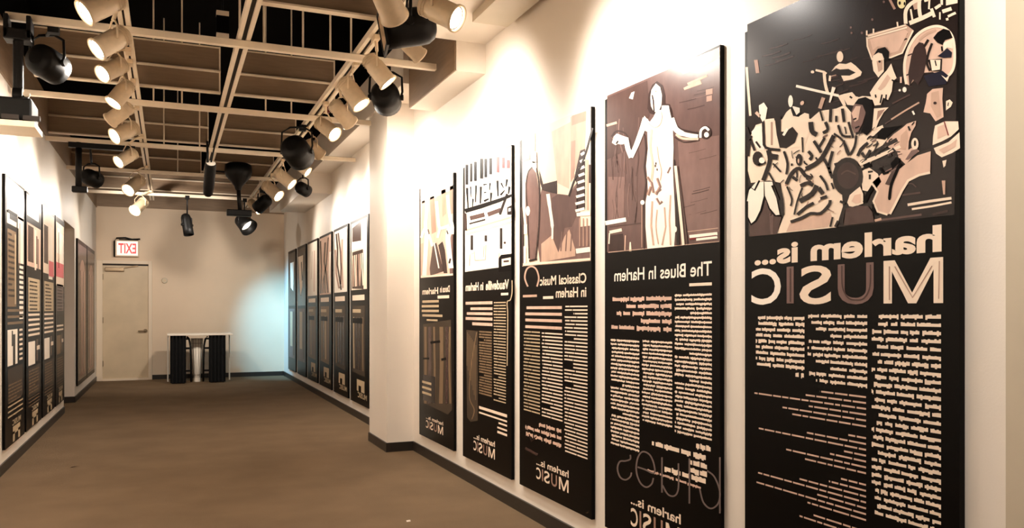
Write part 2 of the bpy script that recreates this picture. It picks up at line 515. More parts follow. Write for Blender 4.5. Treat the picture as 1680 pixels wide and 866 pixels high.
def logo(mb, uR, uL, vt, vm, vb, ink='c'):
    """the small two-line mark; heights at the right edge"""
    rtext(mb, 'harlem is...', uR, vt, vm - .12 * (vm - vt), uL, ink, .02)
    span = uL - uR
    for ch, a, b, dim in (('M', 0, .30, 0), ('U', .36, .54, 1), ('S', .59, .76, 0), ('I', .79, .825, 1), ('C', .86, 1, 0)):
        dv = lambda f, v: CY + (v - CY) * ((uR + span * f) - 277.5) / (uR - 277.5)
        rtext(mb, ch, uR + span * a, dv(a, vm + .1 * (vb - vm)), dv(a, vb), uR + span * b, 't' if dim else ink, .015)

# ---- panel 1: orchestra
p1 = rpanel(1.556, 2.444, 'nearest tall black panel, large orchestra photo over the title MUSIC')
a = Art()
a.poly('k', [(1226, 40), (1574, -120), (1566, 352), (1228, 388)], 0)
rng = random.Random(3)
# crowd ground, light
a.poly('c', [(1227, 232), (1240, 205), (1256, 200), (1282, 196), (1300, 190), (1330, 195), (1345, 182), (1372, 178), (1386, 172), (1398, 186), (1404, 222), (1432, 212), (1448, 205), (1456, 228), (1440, 248), (1428, 268), (1410, 278), (1390, 262), (1368, 268), (1380, 300), (1383, 338), (1372, 373), (1275, 383), (1287, 352), (1281, 300), (1262, 296), (1232, 300), (1227, 280)], 1)
# drum stand, pink
a.poly('T', [(1421, 57), (1486, 40), (1499, 50), (1480, 87), (1462, 95), (1431, 100), (1423, 76)], 1)
a.poly('p', [(1427, 64), (1484, 48), (1490, 52), (1474, 84), (1460, 88), (1456, 78), (1440, 76), (1432, 82)], 2)
for st in ([(1421, 60), (1486, 41)], [(1498, 50), (1480, 87), (1462, 94), (1432, 99)], [(1422, 58), (1423, 76), (1431, 98)], [(1423, 63), (1488, 45)]):
    a.stroke('c', st, 2.6, 3)
for st in ([(1422, 50), (1422, 60)], [(1433, 47), (1433, 56)], [(1472, 36), (1473, 44)]):
    a.stroke('c', st, 2.5, 3)
# big round drum
ring = smooth([(1487, 138), (1484, 118), (1485, 98), (1492, 76), (1504, 58), (1520, 47), (1538, 43), (1554, 49), (1563, 62), (1566, 84), (1565, 108), (1558, 122), (1548, 126)])
a.poly('p', ring + [(1530, 118), (1510, 120), (1492, 140)], 1)
a.stroke('c', ring, 4.5, 2)
a.stroke('T', smooth([(1508, 66), (1520, 56), (1536, 49)]), 4, 2)
a.poly('K', [(1531, 62), (1538, 53), (1548, 47), (1558, 50), (1563, 62), (1550, 66), (1547, 74), (1538, 70)], 3)
a.poly('b', [(1495, 92), (1500, 78), (1508, 69), (1515, 71), (1519, 82), (1521, 96), (1516, 120), (1506, 140), (1498, 130), (1492, 142), (1490, 120)], 3)
a.stroke('k', [(1523, 65), (1516, 76)], 4, 4)
a.stroke('k', smooth([(1529, 71), (1523, 88), (1521, 104), (1526, 116)]), 4, 4)
a.poly('n', [(1538, 92), (1546, 86), (1554, 79), (1562, 86), (1561, 94), (1548, 95)], 4)
a.poly('c', [(1547, 70), (1562, 64), (1563, 80), (1554, 78), (1548, 84)], 3)
a.stroke('K', [(1545, 76), (1546, 84)], 3, 4)
a.poly('k', [(1522, 98), (1546, 96), (1545, 117), (1528, 117)], 3)
a.poly('c', [(1526, 98), (1543, 98), (1542, 114), (1529, 116)], 4)
a.stroke('K', [(1534, 99), (1536, 108)], 2, 5)
a.poly('n', [(1515, 124), (1546, 116), (1556, 124), (1552, 138), (1524, 142)], 4)
a.poly('c', [(1544, 123), (1552, 128), (1559, 121), (1554, 134)], 5)
# drummer on the platform
for st, w in (([(1486, 39), (1486, 18), (1496, 5), (1515, -4)], 6), ([(1509, -8), (1508, 10), (1509, 22), (1511, 31)], 6), ([(1494, 15), (1497, 33)], 3), ([(1492, 38), (1514, 29), (1532, 20)], 7),
              ([(1525, -4), (1524, 15)], 3), ([(1534, 14), (1543, 8)], 5), ([(1545, -6), (1545, 8)], 4), ([(1546, 19), (1561, 14)], 6), ([(1555, 27), (1568, 21)], 4), ([(1542, 20), (1542, 32)], 2.5),
              ([(1528, 14), (1533, 28)], 5), ([(1552, 32), (1556, 31)], 4), ([(1516, 0), (1524, -2)], 7)):
    a.stroke('c', smooth(st, 4) if len(st) > 2 else st, w, 3)
a.poly('c', [(1552, -8), (1571, -8), (1571, 5), (1552, 9)], 3)
a.poly('T', [(1497, 6), (1508, -4), (1507, 14), (1500, 16)], 2)
a.oval('y', (1479, 4), 7, 10, 3); a.oval('k', (1476, 5), 2, 3, 4); a.oval('k', (1484, 6), 1.5, 3, 4)
a.stroke('t', [(1458, -4), (1468, 15)], 4, 2)
for c in ((1396, 45), (1397, 54), (1414, 54), (1431, 32), (1450, 3)):
    a.oval('M', c, 1.8, 2.2, 2, 8)
# bass player head and coat
a.poly('c', [(1432, 92), (1438, 84), (1448, 84), (1450, 100), (1450, 117), (1441, 127), (1433, 116), (1431, 102)], 4)
a.poly('K', [(1433, 91), (1440, 80), (1452, 77), (1459, 85), (1458, 99), (1452, 100), (1447, 88), (1441, 86)], 5)
a.poly('T', [(1438, 100), (1448, 98), (1448, 114), (1441, 118)], 5); a.oval('k', (1443, 101), 2.2, 2, 6, 8)
a.poly('c', [(1462, 104), (1466, 116), (1471, 128), (1465, 133), (1463, 150), (1457, 164), (1449, 160), (1445, 172), (1435, 173), (1427, 152), (1434, 141), (1445, 126), (1455, 115)], 4)
a.poly('p', [(1456, 122), (1461, 128), (1452, 142), (1445, 148), (1440, 146), (1448, 134)], 5)
for st in ([(1444, 169), (1447, 155)], [(1453, 166), (1454, 155)], [(1437, 160), (1436, 155)], [(1463, 131), (1470, 134)]):
    a.stroke('K', st, 2.4, 6)
a.stroke('c', [(1400, 165), (1415, 160), (1434, 161)], 5, 3)
# violinist at the back
a.oval('c', (1378, 93), 5.5, 9, 3, 14)
a.poly('c', [(1364, 117), (1370, 109), (1377, 104), (1388, 105), (1396, 102), (1404, 108), (1414, 118), (1412, 124), (1400, 130), (1384, 133), (1380, 124), (1394, 124), (1404, 119), (1392, 113), (1378, 114), (1372, 112)], 3)
a.stroke('c', [(1338, 115), (1352, 118), (1356, 121)], 3.5, 3); a.oval('c', (1333, 118), 3, 2.5, 3, 10)
a.stroke('c', smooth([(1352, 119), (1354, 138), (1358, 153)]), 5, 3)
a.stroke('c', [(1362, 124), (1361, 133)], 3.5, 3); a.stroke('t', [(1364, 125), (1372, 123)], 2, 3)
# long bow and hands
a.stroke('w', [(1306, 141), (1340, 149), (1376, 157)], 4.2, 4)
a.stroke('w', [(1368, 143), (1361, 168)], [6, 2.5], 5)
a.poly('c', [(1374, 157), (1385, 154), (1398, 151), (1404, 158), (1412, 160), (1400, 173), (1390, 172), (1385, 163), (1388, 173), (1383, 173)], 4)
a.stroke('k', [(1394, 158), (1398, 161)], 3, 5)
# centre musician
a.poly('M', [(1396, 186), (1401, 172), (1410, 166), (1420, 170), (1420, 186), (1415, 202), (1408, 216), (1402, 218), (1397, 206)], 4)
a.poly('p', [(1397, 186), (1404, 174), (1412, 174), (1408, 196), (1402, 200)], 5)
a.poly('K', [(1402, 170), (1408, 162), (1420, 159), (1431, 165), (1433, 188), (1430, 214), (1422, 222), (1412, 216), (1418, 200), (1420, 184), (1415, 172)], 5)
a.stroke('K', [(1400, 196), (1405, 194)], 2.5, 6); a.stroke('K', [(1403, 210), (1410, 207)], 2, 6)
a.poly('c', [(1434, 178), (1458, 176), (1450, 184), (1442, 198), (1436, 214), (1431, 212)], 4)
a.poly('t', [(1440, 182), (1452, 179), (1444, 190), (1438, 198)], 5)
a.stroke('B', [(1464, 170), (1493, 155)], 2.5, 3); a.stroke('T', [(1462, 196), (1484, 182), (1508, 168)], 2.6, 3)
a.stroke('w', [(1497, 182), (1500, 188)], 3, 3); a.stroke('B', [(1452, 203), (1462, 197)], 2, 3)
a.oval('w', (1476, 148), 2, 2, 3, 8); a.oval('w', (1484, 147), 3.5, 4.5, 3, 10)
a.stroke('p', [(1478, 126), (1478, 136)], 3, 3)
# right figures
a.poly('p', [(1530, 146), (1547, 144), (1546, 162), (1548, 192), (1535, 199), (1526, 186), (1515, 184), (1519, 168), (1521, 154)], 3)
a.poly('T', [(1528, 152), (1540, 149), (1544, 190), (1537, 193), (1527, 174)], 4); a.oval('b', (1534, 169), 3, 2.5, 5, 8)
a.poly('c', [(1552, 166), (1558, 163), (1563, 168), (1560, 175), (1552, 181)], 3); a.stroke('k', [(1556, 168), (1555, 174)], 1.6, 4)
a.poly('c', [(1534, 206), (1550, 199), (1572, 199), (1573, 212), (1560, 224), (1545, 232), (1530, 238), (1531, 222)], 3)
a.poly('p', [(1538, 208), (1549, 204), (1556, 220), (1538, 228)], 4); a.stroke('R', [(1549, 199), (1556, 222)], 1.8, 5)
a.poly('c', [(1532, 243), (1556, 233), (1574, 217), (1575, 243), (1562, 251), (1545, 258), (1536, 252)], 3)
a.poly('p', [(1540, 246), (1560, 236), (1570, 228), (1568, 240), (1548, 252)], 4)
a.poly('c', [(1546, 264), (1553, 262), (1551, 272), (1548, 275)], 3)
# trumpet player
a.poly('p', [(1454, 232), (1466, 220), (1480, 210), (1488, 203), (1503, 198), (1502, 206), (1495, 218), (1491, 232), (1490, 246), (1500, 240), (1508, 248), (1496, 258), (1486, 270), (1474, 258), (1468, 246), (1458, 242)], 4)
a.poly('T', [(1478, 222), (1488, 212), (1490, 226), (1486, 246), (1476, 244)], 5)
a.poly('M', [(1495, 247), (1505, 244), (1507, 249), (1490, 262), (1485, 262)], 5)
a.stroke('k', [(1490, 207), (1493, 214)], 3, 6); a.stroke('k', [(1496, 205), (1500, 200)], 2, 6)
a.oval('c', (1501, 236), 6, 10, 5, 14); a.oval('k', (1501, 235), 2, 5, 6, 10)
a.poly('K', [(1430, 226), (1447, 210), (1480, 206), (1462, 218), (1452, 229)], 3)
a.stroke('k', [(1420, 262), (1440, 247), (1458, 236), (1472, 229)], [10, 7, 6, 7], 4)
a.stroke('c', [(1408, 270), (1442, 256), (1477, 240)], [7, 6, 5], 5)
a.stroke('K', [(1417, 274), (1428, 269)], 8, 6)
a.poly('k', [(1452, 254), (1461, 248), (1463, 256), (1455, 259)], 5)
a.stroke('k', smooth([(1464, 243), (1470, 250), (1472, 258)]), 3, 6)
a.poly('p', [(1527, 248), (1526, 283), (1508, 287), (1490, 296), (1480, 312), (1468, 336), (1462, 350), (1455, 352), (1441, 348), (1435, 340), (1433, 330), (1438, 314), (1436, 308), (1430, 300), (1441, 290), (1448, 283), (1470, 282), (1486, 269), (1505, 255)], 4)
a.stroke('c', [(1526, 283), (1508, 287), (1490, 296), (1480, 312), (1468, 336), (1460, 351)], 4, 5)
a.stroke('c', [(1430, 300), (1440, 314), (1433, 330), (1440, 347), (1456, 352)], 3.5, 5)
a.stroke('K', smooth([(1477, 268), (1470, 284), (1462, 304), (1459, 328)]), [5] * 15 + [3], 6)
a.poly('B', [(1452, 302), (1460, 286), (1466, 276), (1474, 268), (1468, 292), (1459, 304)], 5)
a.poly('K', [(1461, 268), (1470, 258), (1478, 260), (1474, 268), (1464, 278)], 6)
a.stroke('K', [(1443, 275), (1450, 285), (1458, 282)], 4, 6)
# head in front, seen from behind
a.poly('c', [(1412, 282), (1425, 274), (1440, 285), (1446, 298), (1437, 310), (1430, 303), (1424, 314), (1415, 312)], 4)
a.stroke('k', [(1424, 282), (1432, 281)], 3, 5); a.stroke('k', [(1427, 286), (1427, 294)], 3.5, 5)
a.oval('k', (1391, 290), 25, 32, 5, 22); a.oval('b', (1391, 288), 18, 22, 6, 18)
a.stroke('B', smooth([(1380, 286), (1390, 280), (1404, 286)]), 2.5, 7)
a.poly('c', [(1390, 332), (1394, 320), (1402, 313), (1411, 306), (1416, 318), (1416, 334), (1410, 336), (1402, 340), (1393, 338)], 6)
a.poly('p', [(1397, 330), (1402, 320), (1412, 318), (1412, 332), (1404, 334)], 7)
a.poly('B', [(1384, 370), (1388, 342), (1396, 340), (1406, 337), (1424, 338), (1431, 348), (1434, 364)], 6)
a.stroke('K', [(1432, 335), (1434, 350), (1440, 352)], 4, 6)
a.stroke('K', [(1432, 306), (1424, 318), (1418, 332)], 6, 6)
# bottom right coat details
a.stroke('c', [(1489, 336), (1525, 330), (1561, 325)], 4.4, 3); a.stroke('c', [(1496, 343), (1530, 338), (1561, 332)], 3.4, 3)
a.stroke('T', [(1548, 296), (1549, 319)], [6, 3], 3); a.stroke('B', smooth([(1476, 324), (1483, 306), (1495, 301), (1503, 307)]), 2, 3)
a.stroke('B', [(1480, 320), (1510, 316)], 3, 3); a.stroke('m', [(1436, 362), (1475, 357), (1512, 352)], 3.4, 3)
a.stroke('T', [(1435, 362), (1446, 359)], 4, 4); a.stroke('b', [(1530, 352), (1555, 346)], 4, 3)
# left of the picture
a.stroke('c', [(1225, 110), (1227, 140), (1231, 190)], 4, 2); a.stroke('t', [(1240, 98), (1243, 120)], 6, 2)
a.poly('w', [(1245, 173), (1253, 168), (1259, 177), (1256, 195), (1251, 200), (1246, 190)], 3); a.stroke('p', [(1240, 184), (1247, 191)], 5, 3)
a.oval('w', (1297, 166), 4, 10, 3, 12); a.poly('w', [(1300, 174), (1312, 177), (1312, 184), (1306, 189), (1302, 182)], 4)
a.oval('p', (1316, 169), 3, 4, 3, 8, 30); a.stroke('T', [(1345, 178), (1351, 160)], 6, 3)
a.poly('c', [(1282, 215), (1283, 196), (1290, 184), (1297, 178), (1301, 190), (1306, 196), (1312, 190), (1320, 185), (1327, 187), (1329, 212), (1320, 240), (1290, 244)], 2)
a.stroke('K', [(1299, 176), (1306, 190), (1313, 186)], 2.4, 5)
a.poly('w', [(1233, 216), (1240, 208), (1250, 205), (1252, 226), (1255, 245), (1246, 246), (1236, 234)], 3)
a.poly('c', [(1254, 196), (1270, 194), (1275, 220), (1279, 242), (1256, 241)], 3)
a.stroke('t', [(1266, 200), (1266, 238)], 3, 4)
a.poly('k', [(1271, 190), (1281, 190), (1281, 216), (1288, 216), (1300, 208), (1309, 219), (1304, 234), (1290, 243), (1279, 242), (1274, 220)], 4)
a.stroke('w', [(1285, 222), (1292, 211)], 4, 5)
KS = [([(1224, 208), (1231, 228), (1238, 247)], 4), ([(1226, 256), (1229, 230), (1232, 222)], 6), ([(1240, 232), (1247, 242)], 3), ([(1252, 200), (1253, 224), (1256, 242), (1280, 246)], 4.4), ([(1260, 246), (1263, 262), (1258, 280), (1252, 296)], 7),
      ([(1244, 271), (1256, 266)], 4), ([(1286, 248), (1292, 268), (1290, 286)], 4), ([(1268, 268), (1281, 282)], 3), ([(1261, 283), (1272, 302)], 3), ([(1290, 302), (1299, 284), (1311, 276), (1321, 288), (1332, 292)], 6),
      ([(1322, 277), (1344, 264), (1358, 242), (1368, 222)], 7), ([(1335, 231), (1341, 240), (1347, 250)], 5), ([(1353, 226), (1343, 242)], 4), ([(1368, 219), (1384, 232), (1394, 254)], 3.4), ([(1384, 230), (1392, 254), (1402, 240), (1405, 222)], 4),
      ([(1350, 258), (1358, 272), (1364, 288)], 5), ([(1366, 248), (1360, 274), (1366, 292)], 5), ([(1345, 288), (1354, 300), (1358, 312)], 4), ([(1316, 225), (1317, 250)], 2.5), ([(1299, 268), (1299, 272)], 3),
      ([(1330, 200), (1332, 215), (1340, 221)], 8), ([(1354, 200), (1358, 212), (1350, 218)], 5), ([(1375, 205), (1382, 222), (1396, 224)], 4), ([(1345, 180), (1350, 198)], 3), ([(1363, 178), (1362, 200)], 5), ([(1382, 178), (1385, 200)], 5), ([(1372, 190), (1372, 200)], 4),
      ([(1392, 200), (1400, 226)], 4), ([(1276, 300), (1283, 328), (1284, 352)], 5), ([(1267, 304), (1277, 328)], 4), ([(1291, 306), (1299, 326), (1297, 338)], 3), ([(1313, 305), (1325, 300), (1334, 304)], 6), ([(1312, 330), (1332, 318), (1340, 304)], 8),
      ([(1297, 364), (1316, 357), (1330, 350), (1346, 350), (1360, 336), (1362, 328)], 5), ([(1308, 352), (1322, 340), (1335, 333)], 5), ([(1343, 308), (1350, 318)], 7), ([(1346, 326), (1357, 322)], 5), ([(1364, 300), (1368, 310)], 3), ([(1303, 352), (1308, 330), (1316, 308)], 3),
      ([(1362, 372), (1366, 356)], 3.4), ([(1370, 372), (1375, 362)], 4), ([(1380, 366), (1384, 344)], 5), ([(1378, 330), (1386, 334)], 4), ([(1407, 256), (1413, 244), (1424, 234)], 5), ([(1414, 250), (1420, 258), (1428, 246)], 5), ([(1433, 250), (1441, 234)], 2.4), ([(1437, 221), (1438, 226)], 5),
      ([(1300, 290), (1308, 296)], 5), ([(1262, 256), (1276, 258)], 9), ([(1326, 248), (1332, 256), (1328, 262)], 5), ([(1338, 258), (1345, 268)], 3)]
for st, w in KS:
    a.stroke('k', smooth(st, 3) if len(st) > 2 else st, w, 6)
for i in range(38):
    u = rng.uniform(1262, 1400); v = rng.uniform(205, 345) + (0 if u > 1300 else 25)
    if v > 352 or (u > 1364 and v > 262):
        continue
    an = rng.choice([-1.1, -.8, .6, 1.2, 1.5]) + rng.uniform(-.3, .3); l = rng.uniform(5, 13); cx_, sx_ = math.cos(an) * l, math.sin(an) * l
    a.stroke(rng.choice('kkkkbMt'), smooth([(u, v), (u + cx_ * .5 + rng.uniform(-2, 2), v + sx_ * .5), (u + cx_, v + sx_)], 3), rng.uniform(1.0, 2.6), 5.5)
for i in range(24):
    u = rng.uniform(1404, 1470); v = rng.uniform(205, 285)
    a.stroke(rng.choice('kkbM'), smooth([(u, v), (u + rng.uniform(2, 6), v - 3), (u + rng.uniform(5, 12), v - rng.uniform(2, 8))], 3), rng.uniform(1, 2.4), 5.2)
for i in range(30):
    u = rng.uniform(1236, 1480); v = rng.uniform(60, 170)
    a.stroke('b', smooth([(u, v), (u + 14, v - 3), (u + 30, v - 9)], 3), rng.uniform(1, 3), 1.5)
a.oval('k', (1243, 260), 8.5, 12, 6, 14); a.oval('w', (1250, 263), 5, 5, 7, 10); a.oval('k', (1311, 262), 5.5, 10, 6, 12); a.oval('p', (1310, 264), 1.5, 4, 7, 8)
a.poly('p', [(1296, 366), (1326, 356), (1362, 348), (1366, 358), (1358, 372), (1290, 380)], 2)
a.poly('B', [(1230, 388), (1230, 368), (1242, 350), (1256, 322), (1268, 350), (1282, 356), (1275, 384)], 4)
a.poly('m', [(1262, 350), (1269, 352), (1268, 384), (1264, 384)], 5)
a.poly('w', [(1229, 312), (1240, 299), (1253, 298), (1253, 322), (1247, 345), (1239, 361), (1232, 367), (1226, 356), (1225, 332)], 6)
a.poly('w', [(1254, 298), (1267, 298), (1273, 322), (1279, 352), (1272, 353), (1262, 341), (1255, 322)], 6)
a.stroke('K', [(1226, 330), (1226, 356), (1232, 368), (1240, 362), (1249, 344), (1255, 322), (1262, 342), (1272, 354), (1280, 354)], 2.6, 7)
a.stroke('K', [(1224, 318), (1230, 306), (1238, 312), (1246, 296)], 3, 7)
a.build('photo_print', p1)
a = Art()
rtext(a, 'harlem is...', 1545, 368, 413, 1238, 'c', .035)
dv = lambda u, v, uu: CY + (v - CY) * (uu - 277.5) / (u - 277.5)
for ch, uR, vt, vb, uL, ink, inner in (('M', 1547.5, 421.5, 497, 1449.8, 'c', 'T'), ('U', 1433.5, 430, 499, 1374.7, 'M', 'B'), ('S', 1363.8, 433.5, 499, 1311.8, 'c', None), ('I', 1302.3, 437, 497.5, 1290.8, 'M', 'B'), ('C', 1281.3, 438, 499.6, 1233, 'w', None)):
    rtext(a, ch, uR, vt, vb, uL, ink, .012, 1)
for st in ([(1541, 428), (1540, 490)], [(1529, 436), (1497, 488), (1468, 437)], [(1459, 437), (1459, 492)]):
    a.stroke('t', st, 1.6, 3)
a.stroke('B', smooth([(1428, 434), (1427, 470), (1417, 489), (1403, 492), (1391, 488), (1382, 470), (1381, 436)]), 2, 3)
a.stroke('B', [(1296.5, 440), (1296.5, 495)], 2, 3)
a.build('title_lettering', p1)
a = Art(); rng = random.Random(11)
rwords(a, 1544, 1430, 515, 880, 27, 'c', rng=rng, frac=.38, wl=(.1, .34), gap=.03)
rwords(a, 1423, 1325, 515, 640, 11, 'c', rng=rng, frac=.38, wl=(.12, .4), ragged=.2)
rwords(a, 1320, 1240, 518, 610, 9, 'c', rng=rng, frac=.44, wl=(.14, .4), ragged=.05)
rwords(a, 1319, 1304, 611, 622, 1, 'c', rng=rng, wl=(.3, .45), gap=.2)
# list of names in thin lines
fl = [1345, 1322, 1238, 1327, 1284, 1300, None, 1392, 1324, 1245, 1385, 1362, 1290, 1321, None, 1380, 1360, 1312, 1244, 1341, 1241, 1325, None, 1335, 1312]
for i, u in enumerate(fl):
    if u is None:
        continue
    v = 650 + i * 9.6
    yR = W(1421, 500)[1]; yL = W(u, 500)[1]; z1 = W(1421, v)[2]; x = XT - LAY * 2
    y = yR
    while y < yL:
        w = min(rng.uniform(.02, .07), yL - y)
        a.face([(x, y, z1), (x, y + w, z1), (x, y + w, z1 - .0055), (x, y, z1 - .0055)], 'ink_p'); y += w + .006
a.build('body_text', p1)

# ---- panel 2: singer
p2 = rpanel(2.592, 3.495, 'second nearest tall black panel, photo of a singer in a long white gown')
a = Art()
a.poly('m', [(996, 157), (1181, 77), (1181, 396), (996, 414)], 0)
a.poly('B', [(996, 160), (1062, 132), (1066, 190), (1048, 236), (996, 262)], 1)
a.poly('M', [(1112, 232), (1180, 222), (1180, 380), (1130, 386), (1118, 330)], 1)
a.poly('M', [(998, 290), (1024, 290), (1024, 356), (998, 362)], 1)
a.poly('p', [(1112, 108), (1180, 78), (1181, 94), (1150, 112), (1120, 122)], 1)  # lamp glare at the top of the print, painted in as pale ink
rng = random.Random(4)
for i in range(26):
    u = rng.uniform(1000, 1050); v = rng.uniform(190, 330); a.stroke(rng.choice('BmM'), smooth([(u, v), (u + rng.uniform(-3, 3), v + 25), (u + rng.uniform(-5, 5), v + 55)], 3), rng.uniform(.8, 2.2), 1.5)
for i in range(20):
    u = rng.uniform(1112, 1150); v = rng.uniform(130, 360); a.stroke(rng.choice('mMB'), [(u, v), (u + 14, v - 3), (u + 28, v - 7)], rng.uniform(.8, 2), 1.5)
a.stroke('T', [(1122, 146), (1150, 134)], [4, 8], 2); a.stroke('T', [(1128, 138), (1160, 124)], 4, 2)  # glare streaks painted into the print
a.poly('b', [(1062, 178), (1064, 154), (1070, 139), (1078, 133), (1087, 140), (1091, 156), (1091, 170), (1099, 171), (1099, 176), (1084, 182), (1074, 188), (1066, 186)], 3)
gown = [(1057, 190), (1066, 200), (1072, 192), (1077, 182), (1085, 180), (1086, 173), (1097, 173), (1101, 192), (1104, 215), (1105, 242), (1104, 272), (1105, 300), (1107, 340), (1108, 375), (1106, 404), (1062, 408), (1059, 372), (1059, 332), (1063, 312), (1062, 292), (1060, 272), (1063, 244), (1062, 216), (1055, 213), (1055, 200)]
a.stroke('b', gown[:1] + [(1049, 212), (1058, 222), (1060, 245), (1057, 275), (1060, 300), (1056, 330), (1057, 408)], 2.4, 3)
a.poly('w', gown, 4)
a.poly('w', [(1067, 160), (1069, 147), (1076, 137), (1083, 143), (1086, 156), (1085, 172), (1081, 182), (1073, 184), (1068, 174)], 5)
a.stroke('b', [(1070, 156), (1072, 166), (1073, 184)], 2.4, 6); a.oval('b', (1076, 150), 1.2, .9, 6, 8)
a.stroke('T', smooth([(1064, 202), (1073, 209), (1082, 205), (1086, 194), (1085, 183)]), 1.2, 6)
a.stroke('p', smooth([(1069, 212), (1067, 240), (1071, 272), (1068, 300)]), [4] * 15 + [3], 6)
a.stroke('T', smooth([(1078, 240), (1081, 262), (1085, 280), (1083, 296)]), 1.6, 6)
for st, w in (([(1062, 290), (1069, 300), (1072, 316)], 4.5), ([(1078, 292), (1083, 306), (1076, 319)], 4.5), ([(1063, 320), (1068, 306)], 5), ([(1076, 316), (1084, 310)], 4), ([(1077, 325), (1082, 334), (1086, 330)], 4)):
    a.stroke('t', st, w, 6); a.stroke('M', [(q[0] + .8, q[1] + .5) for q in st], w * .45, 7)
for c in ((1075, 272), (1078, 278), (1076, 268)):
    a.oval('B', c, 1.2, 2.2, 7, 8)
a.stroke('M', [(1095, 284), (1100, 274)], 2.4, 6); a.stroke('T', [(1070, 330), (1068, 370), (1072, 402)], 3, 6); a.stroke('T', smooth([(1078, 344), (1076, 372), (1080, 400)]), 2, 6); a.stroke('T', [(1090, 340), (1092, 372), (1086, 402)], 2.4, 6)
a.stroke('T', [(1100, 320), (1098, 360), (1100, 402)], 2.4, 6)
a.stroke('k', smooth([(1106, 262), (1109, 300), (1111, 340), (1112, 402)]), [1.5] * 8 + [5] * 8, 6)
a.stroke('c', smooth([(1108, 272), (1114, 330), (1118, 370), (1121, 402)]), 4.5, 7); a.stroke('B', smooth([(1111, 272), (1119, 330), (1124, 370), (1127, 400)]), 2.5, 6)
a.oval('w', (1108, 376), 2.5, 5, 8, 10); a.oval('w', (1054, 332), 3.5, 4, 5, 10); a.stroke('t', [(1053, 336), (1053, 406)], 1.5, 3)
# arms
a.stroke('b', smooth([(1003, 224), (1012, 215), (1026, 219), (1033, 232), (1037, 248), (1046, 226), (1052, 205)]), 2.6, 3)
a.stroke('w', [(1059, 194), (1053, 214), (1044, 238), (1035, 258)], [9, 9, 8, 7], 5)
a.stroke('w', [(1036, 258), (1030, 244), (1027, 228)], [9, 8, 8], 5)
a.poly('w', [(1004, 234), (1007, 224), (1012, 219), (1022, 223), (1031, 226), (1031, 234), (1020, 237), (1014, 236), (1010, 238)], 5)
a.stroke('k', [(1011, 236), (1014, 231)], 2.6, 6); a.stroke('t', [(1005, 227), (1009, 228)], 1.2, 6)
a.stroke('b', smooth([(1099, 176), (1104, 196), (1114, 210), (1128, 215), (1147, 219)]), 3, 5)
a.stroke('w', smooth([(1101, 194), (1108, 211), (1122, 220), (1145, 224)]), [10] * 5 + [9] * 5 + [7] * 6, 6)
a.stroke('p', smooth([(1109, 220), (1120, 227), (1146, 228)]), 4, 7); a.stroke('b', smooth([(1107, 225), (1122, 233), (1146, 230)]), 1.6, 5)
a.oval('b', (1157, 217), 10, 11, 5); a.stroke('w', smooth([(1149, 226), (1150, 214), (1157, 209), (1163, 214)]), 4, 6); a.oval('w', (1159, 221), 4, 4.5, 6, 12)
# props
a.stroke('w', [(993, 366), (1010, 363), (1027, 360)], 7, 3); a.stroke('c', [(1000, 381), (1020, 377)], 5, 3); a.stroke('c', [(1000, 382), (999, 400)], 2, 3)
a.stroke('c', [(1034, 397), (1034, 412)], [2, 4], 3); a.stroke('T', [(1026, 386), (1025, 412)], 2, 3); a.stroke('B', [(1000, 372), (1052, 366)], 2, 2)
a.poly('b', [(999, 386), (1022, 383), (1025, 410), (999, 412)], 2)
a.stroke('w', [(1131, 388), (1177, 383)], 5, 3); a.stroke('w', [(1142, 393), (1177, 389)], 4, 3); a.stroke('R', [(1131, 392), (1142, 391)], 3, 4); a.stroke('R', [(1148, 389.5), (1175, 386)], 1.4, 4)
a.stroke('T', [(1128, 380), (1178, 374)], 1.2, 2); a.poly('w', [(1036, 152), (1041, 150), (1038, 163), (1032, 161)], 3)
a.stroke('T', [(995, 206), (1012, 201)], 4, 3); a.poly('t', [(1158, 147), (1169, 145), (1169, 154), (1158, 156)], 2); a.poly('t', [(1159, 158), (1168, 156), (1168, 165), (1159, 167)], 2)
a.stroke('T', [(998, 414), (1180, 396)], 1.2, 3)
a.build('photo_print', p2)
a = Art(); rtext(a, 'The Blues In Harlem', 1168, 428, 452, 1008, 'w', .012); a.build('title_lettering', p2)
a = Art(); rng = random.Random(5)
rbars(a, [(1168, 1131, 463, 468)], 'c')
rwords(a, 1168, 1107, 480, 726, 32, 'c', rng=rng, frac=.40, wl=(.25, .9), ragged=.05)
rwords(a, 1102, 1003, 484, 548, 5, 'p', rng=rng, frac=.44, wl=(.12, .4), ragged=.3)
rwords(a, 1103, 1053, 560, 704, 21, 'c', rng=rng, frac=.38, wl=(.3, .9), ragged=.05)
rwords(a, 1049, 1002, 558, 744, 27, 'c', rng=rng, frac=.38, wl=(.3, .9), ragged=.05)
rwords(a, 1166, 1142, 731, 744, 1, 'c', rng=rng, wl=(.3, .5)); rwords(a, 1158, 1060, 745, 758, 1, 'c', rng=rng, wl=(.1, .3)); rwords(a, 1160, 1130, 760, 786, 2, 'c', rng=rng, wl=(.3, .5)); rwords(a, 1158, 1090, 784, 797, 1, 'c', rng=rng, wl=(.15, .4))
rwords(a, 1150, 1062, 797, 806, 1, 'p', rng=rng, wl=(.1, .3), frac=.35)
a.build('body_text', p2)
a = Art()
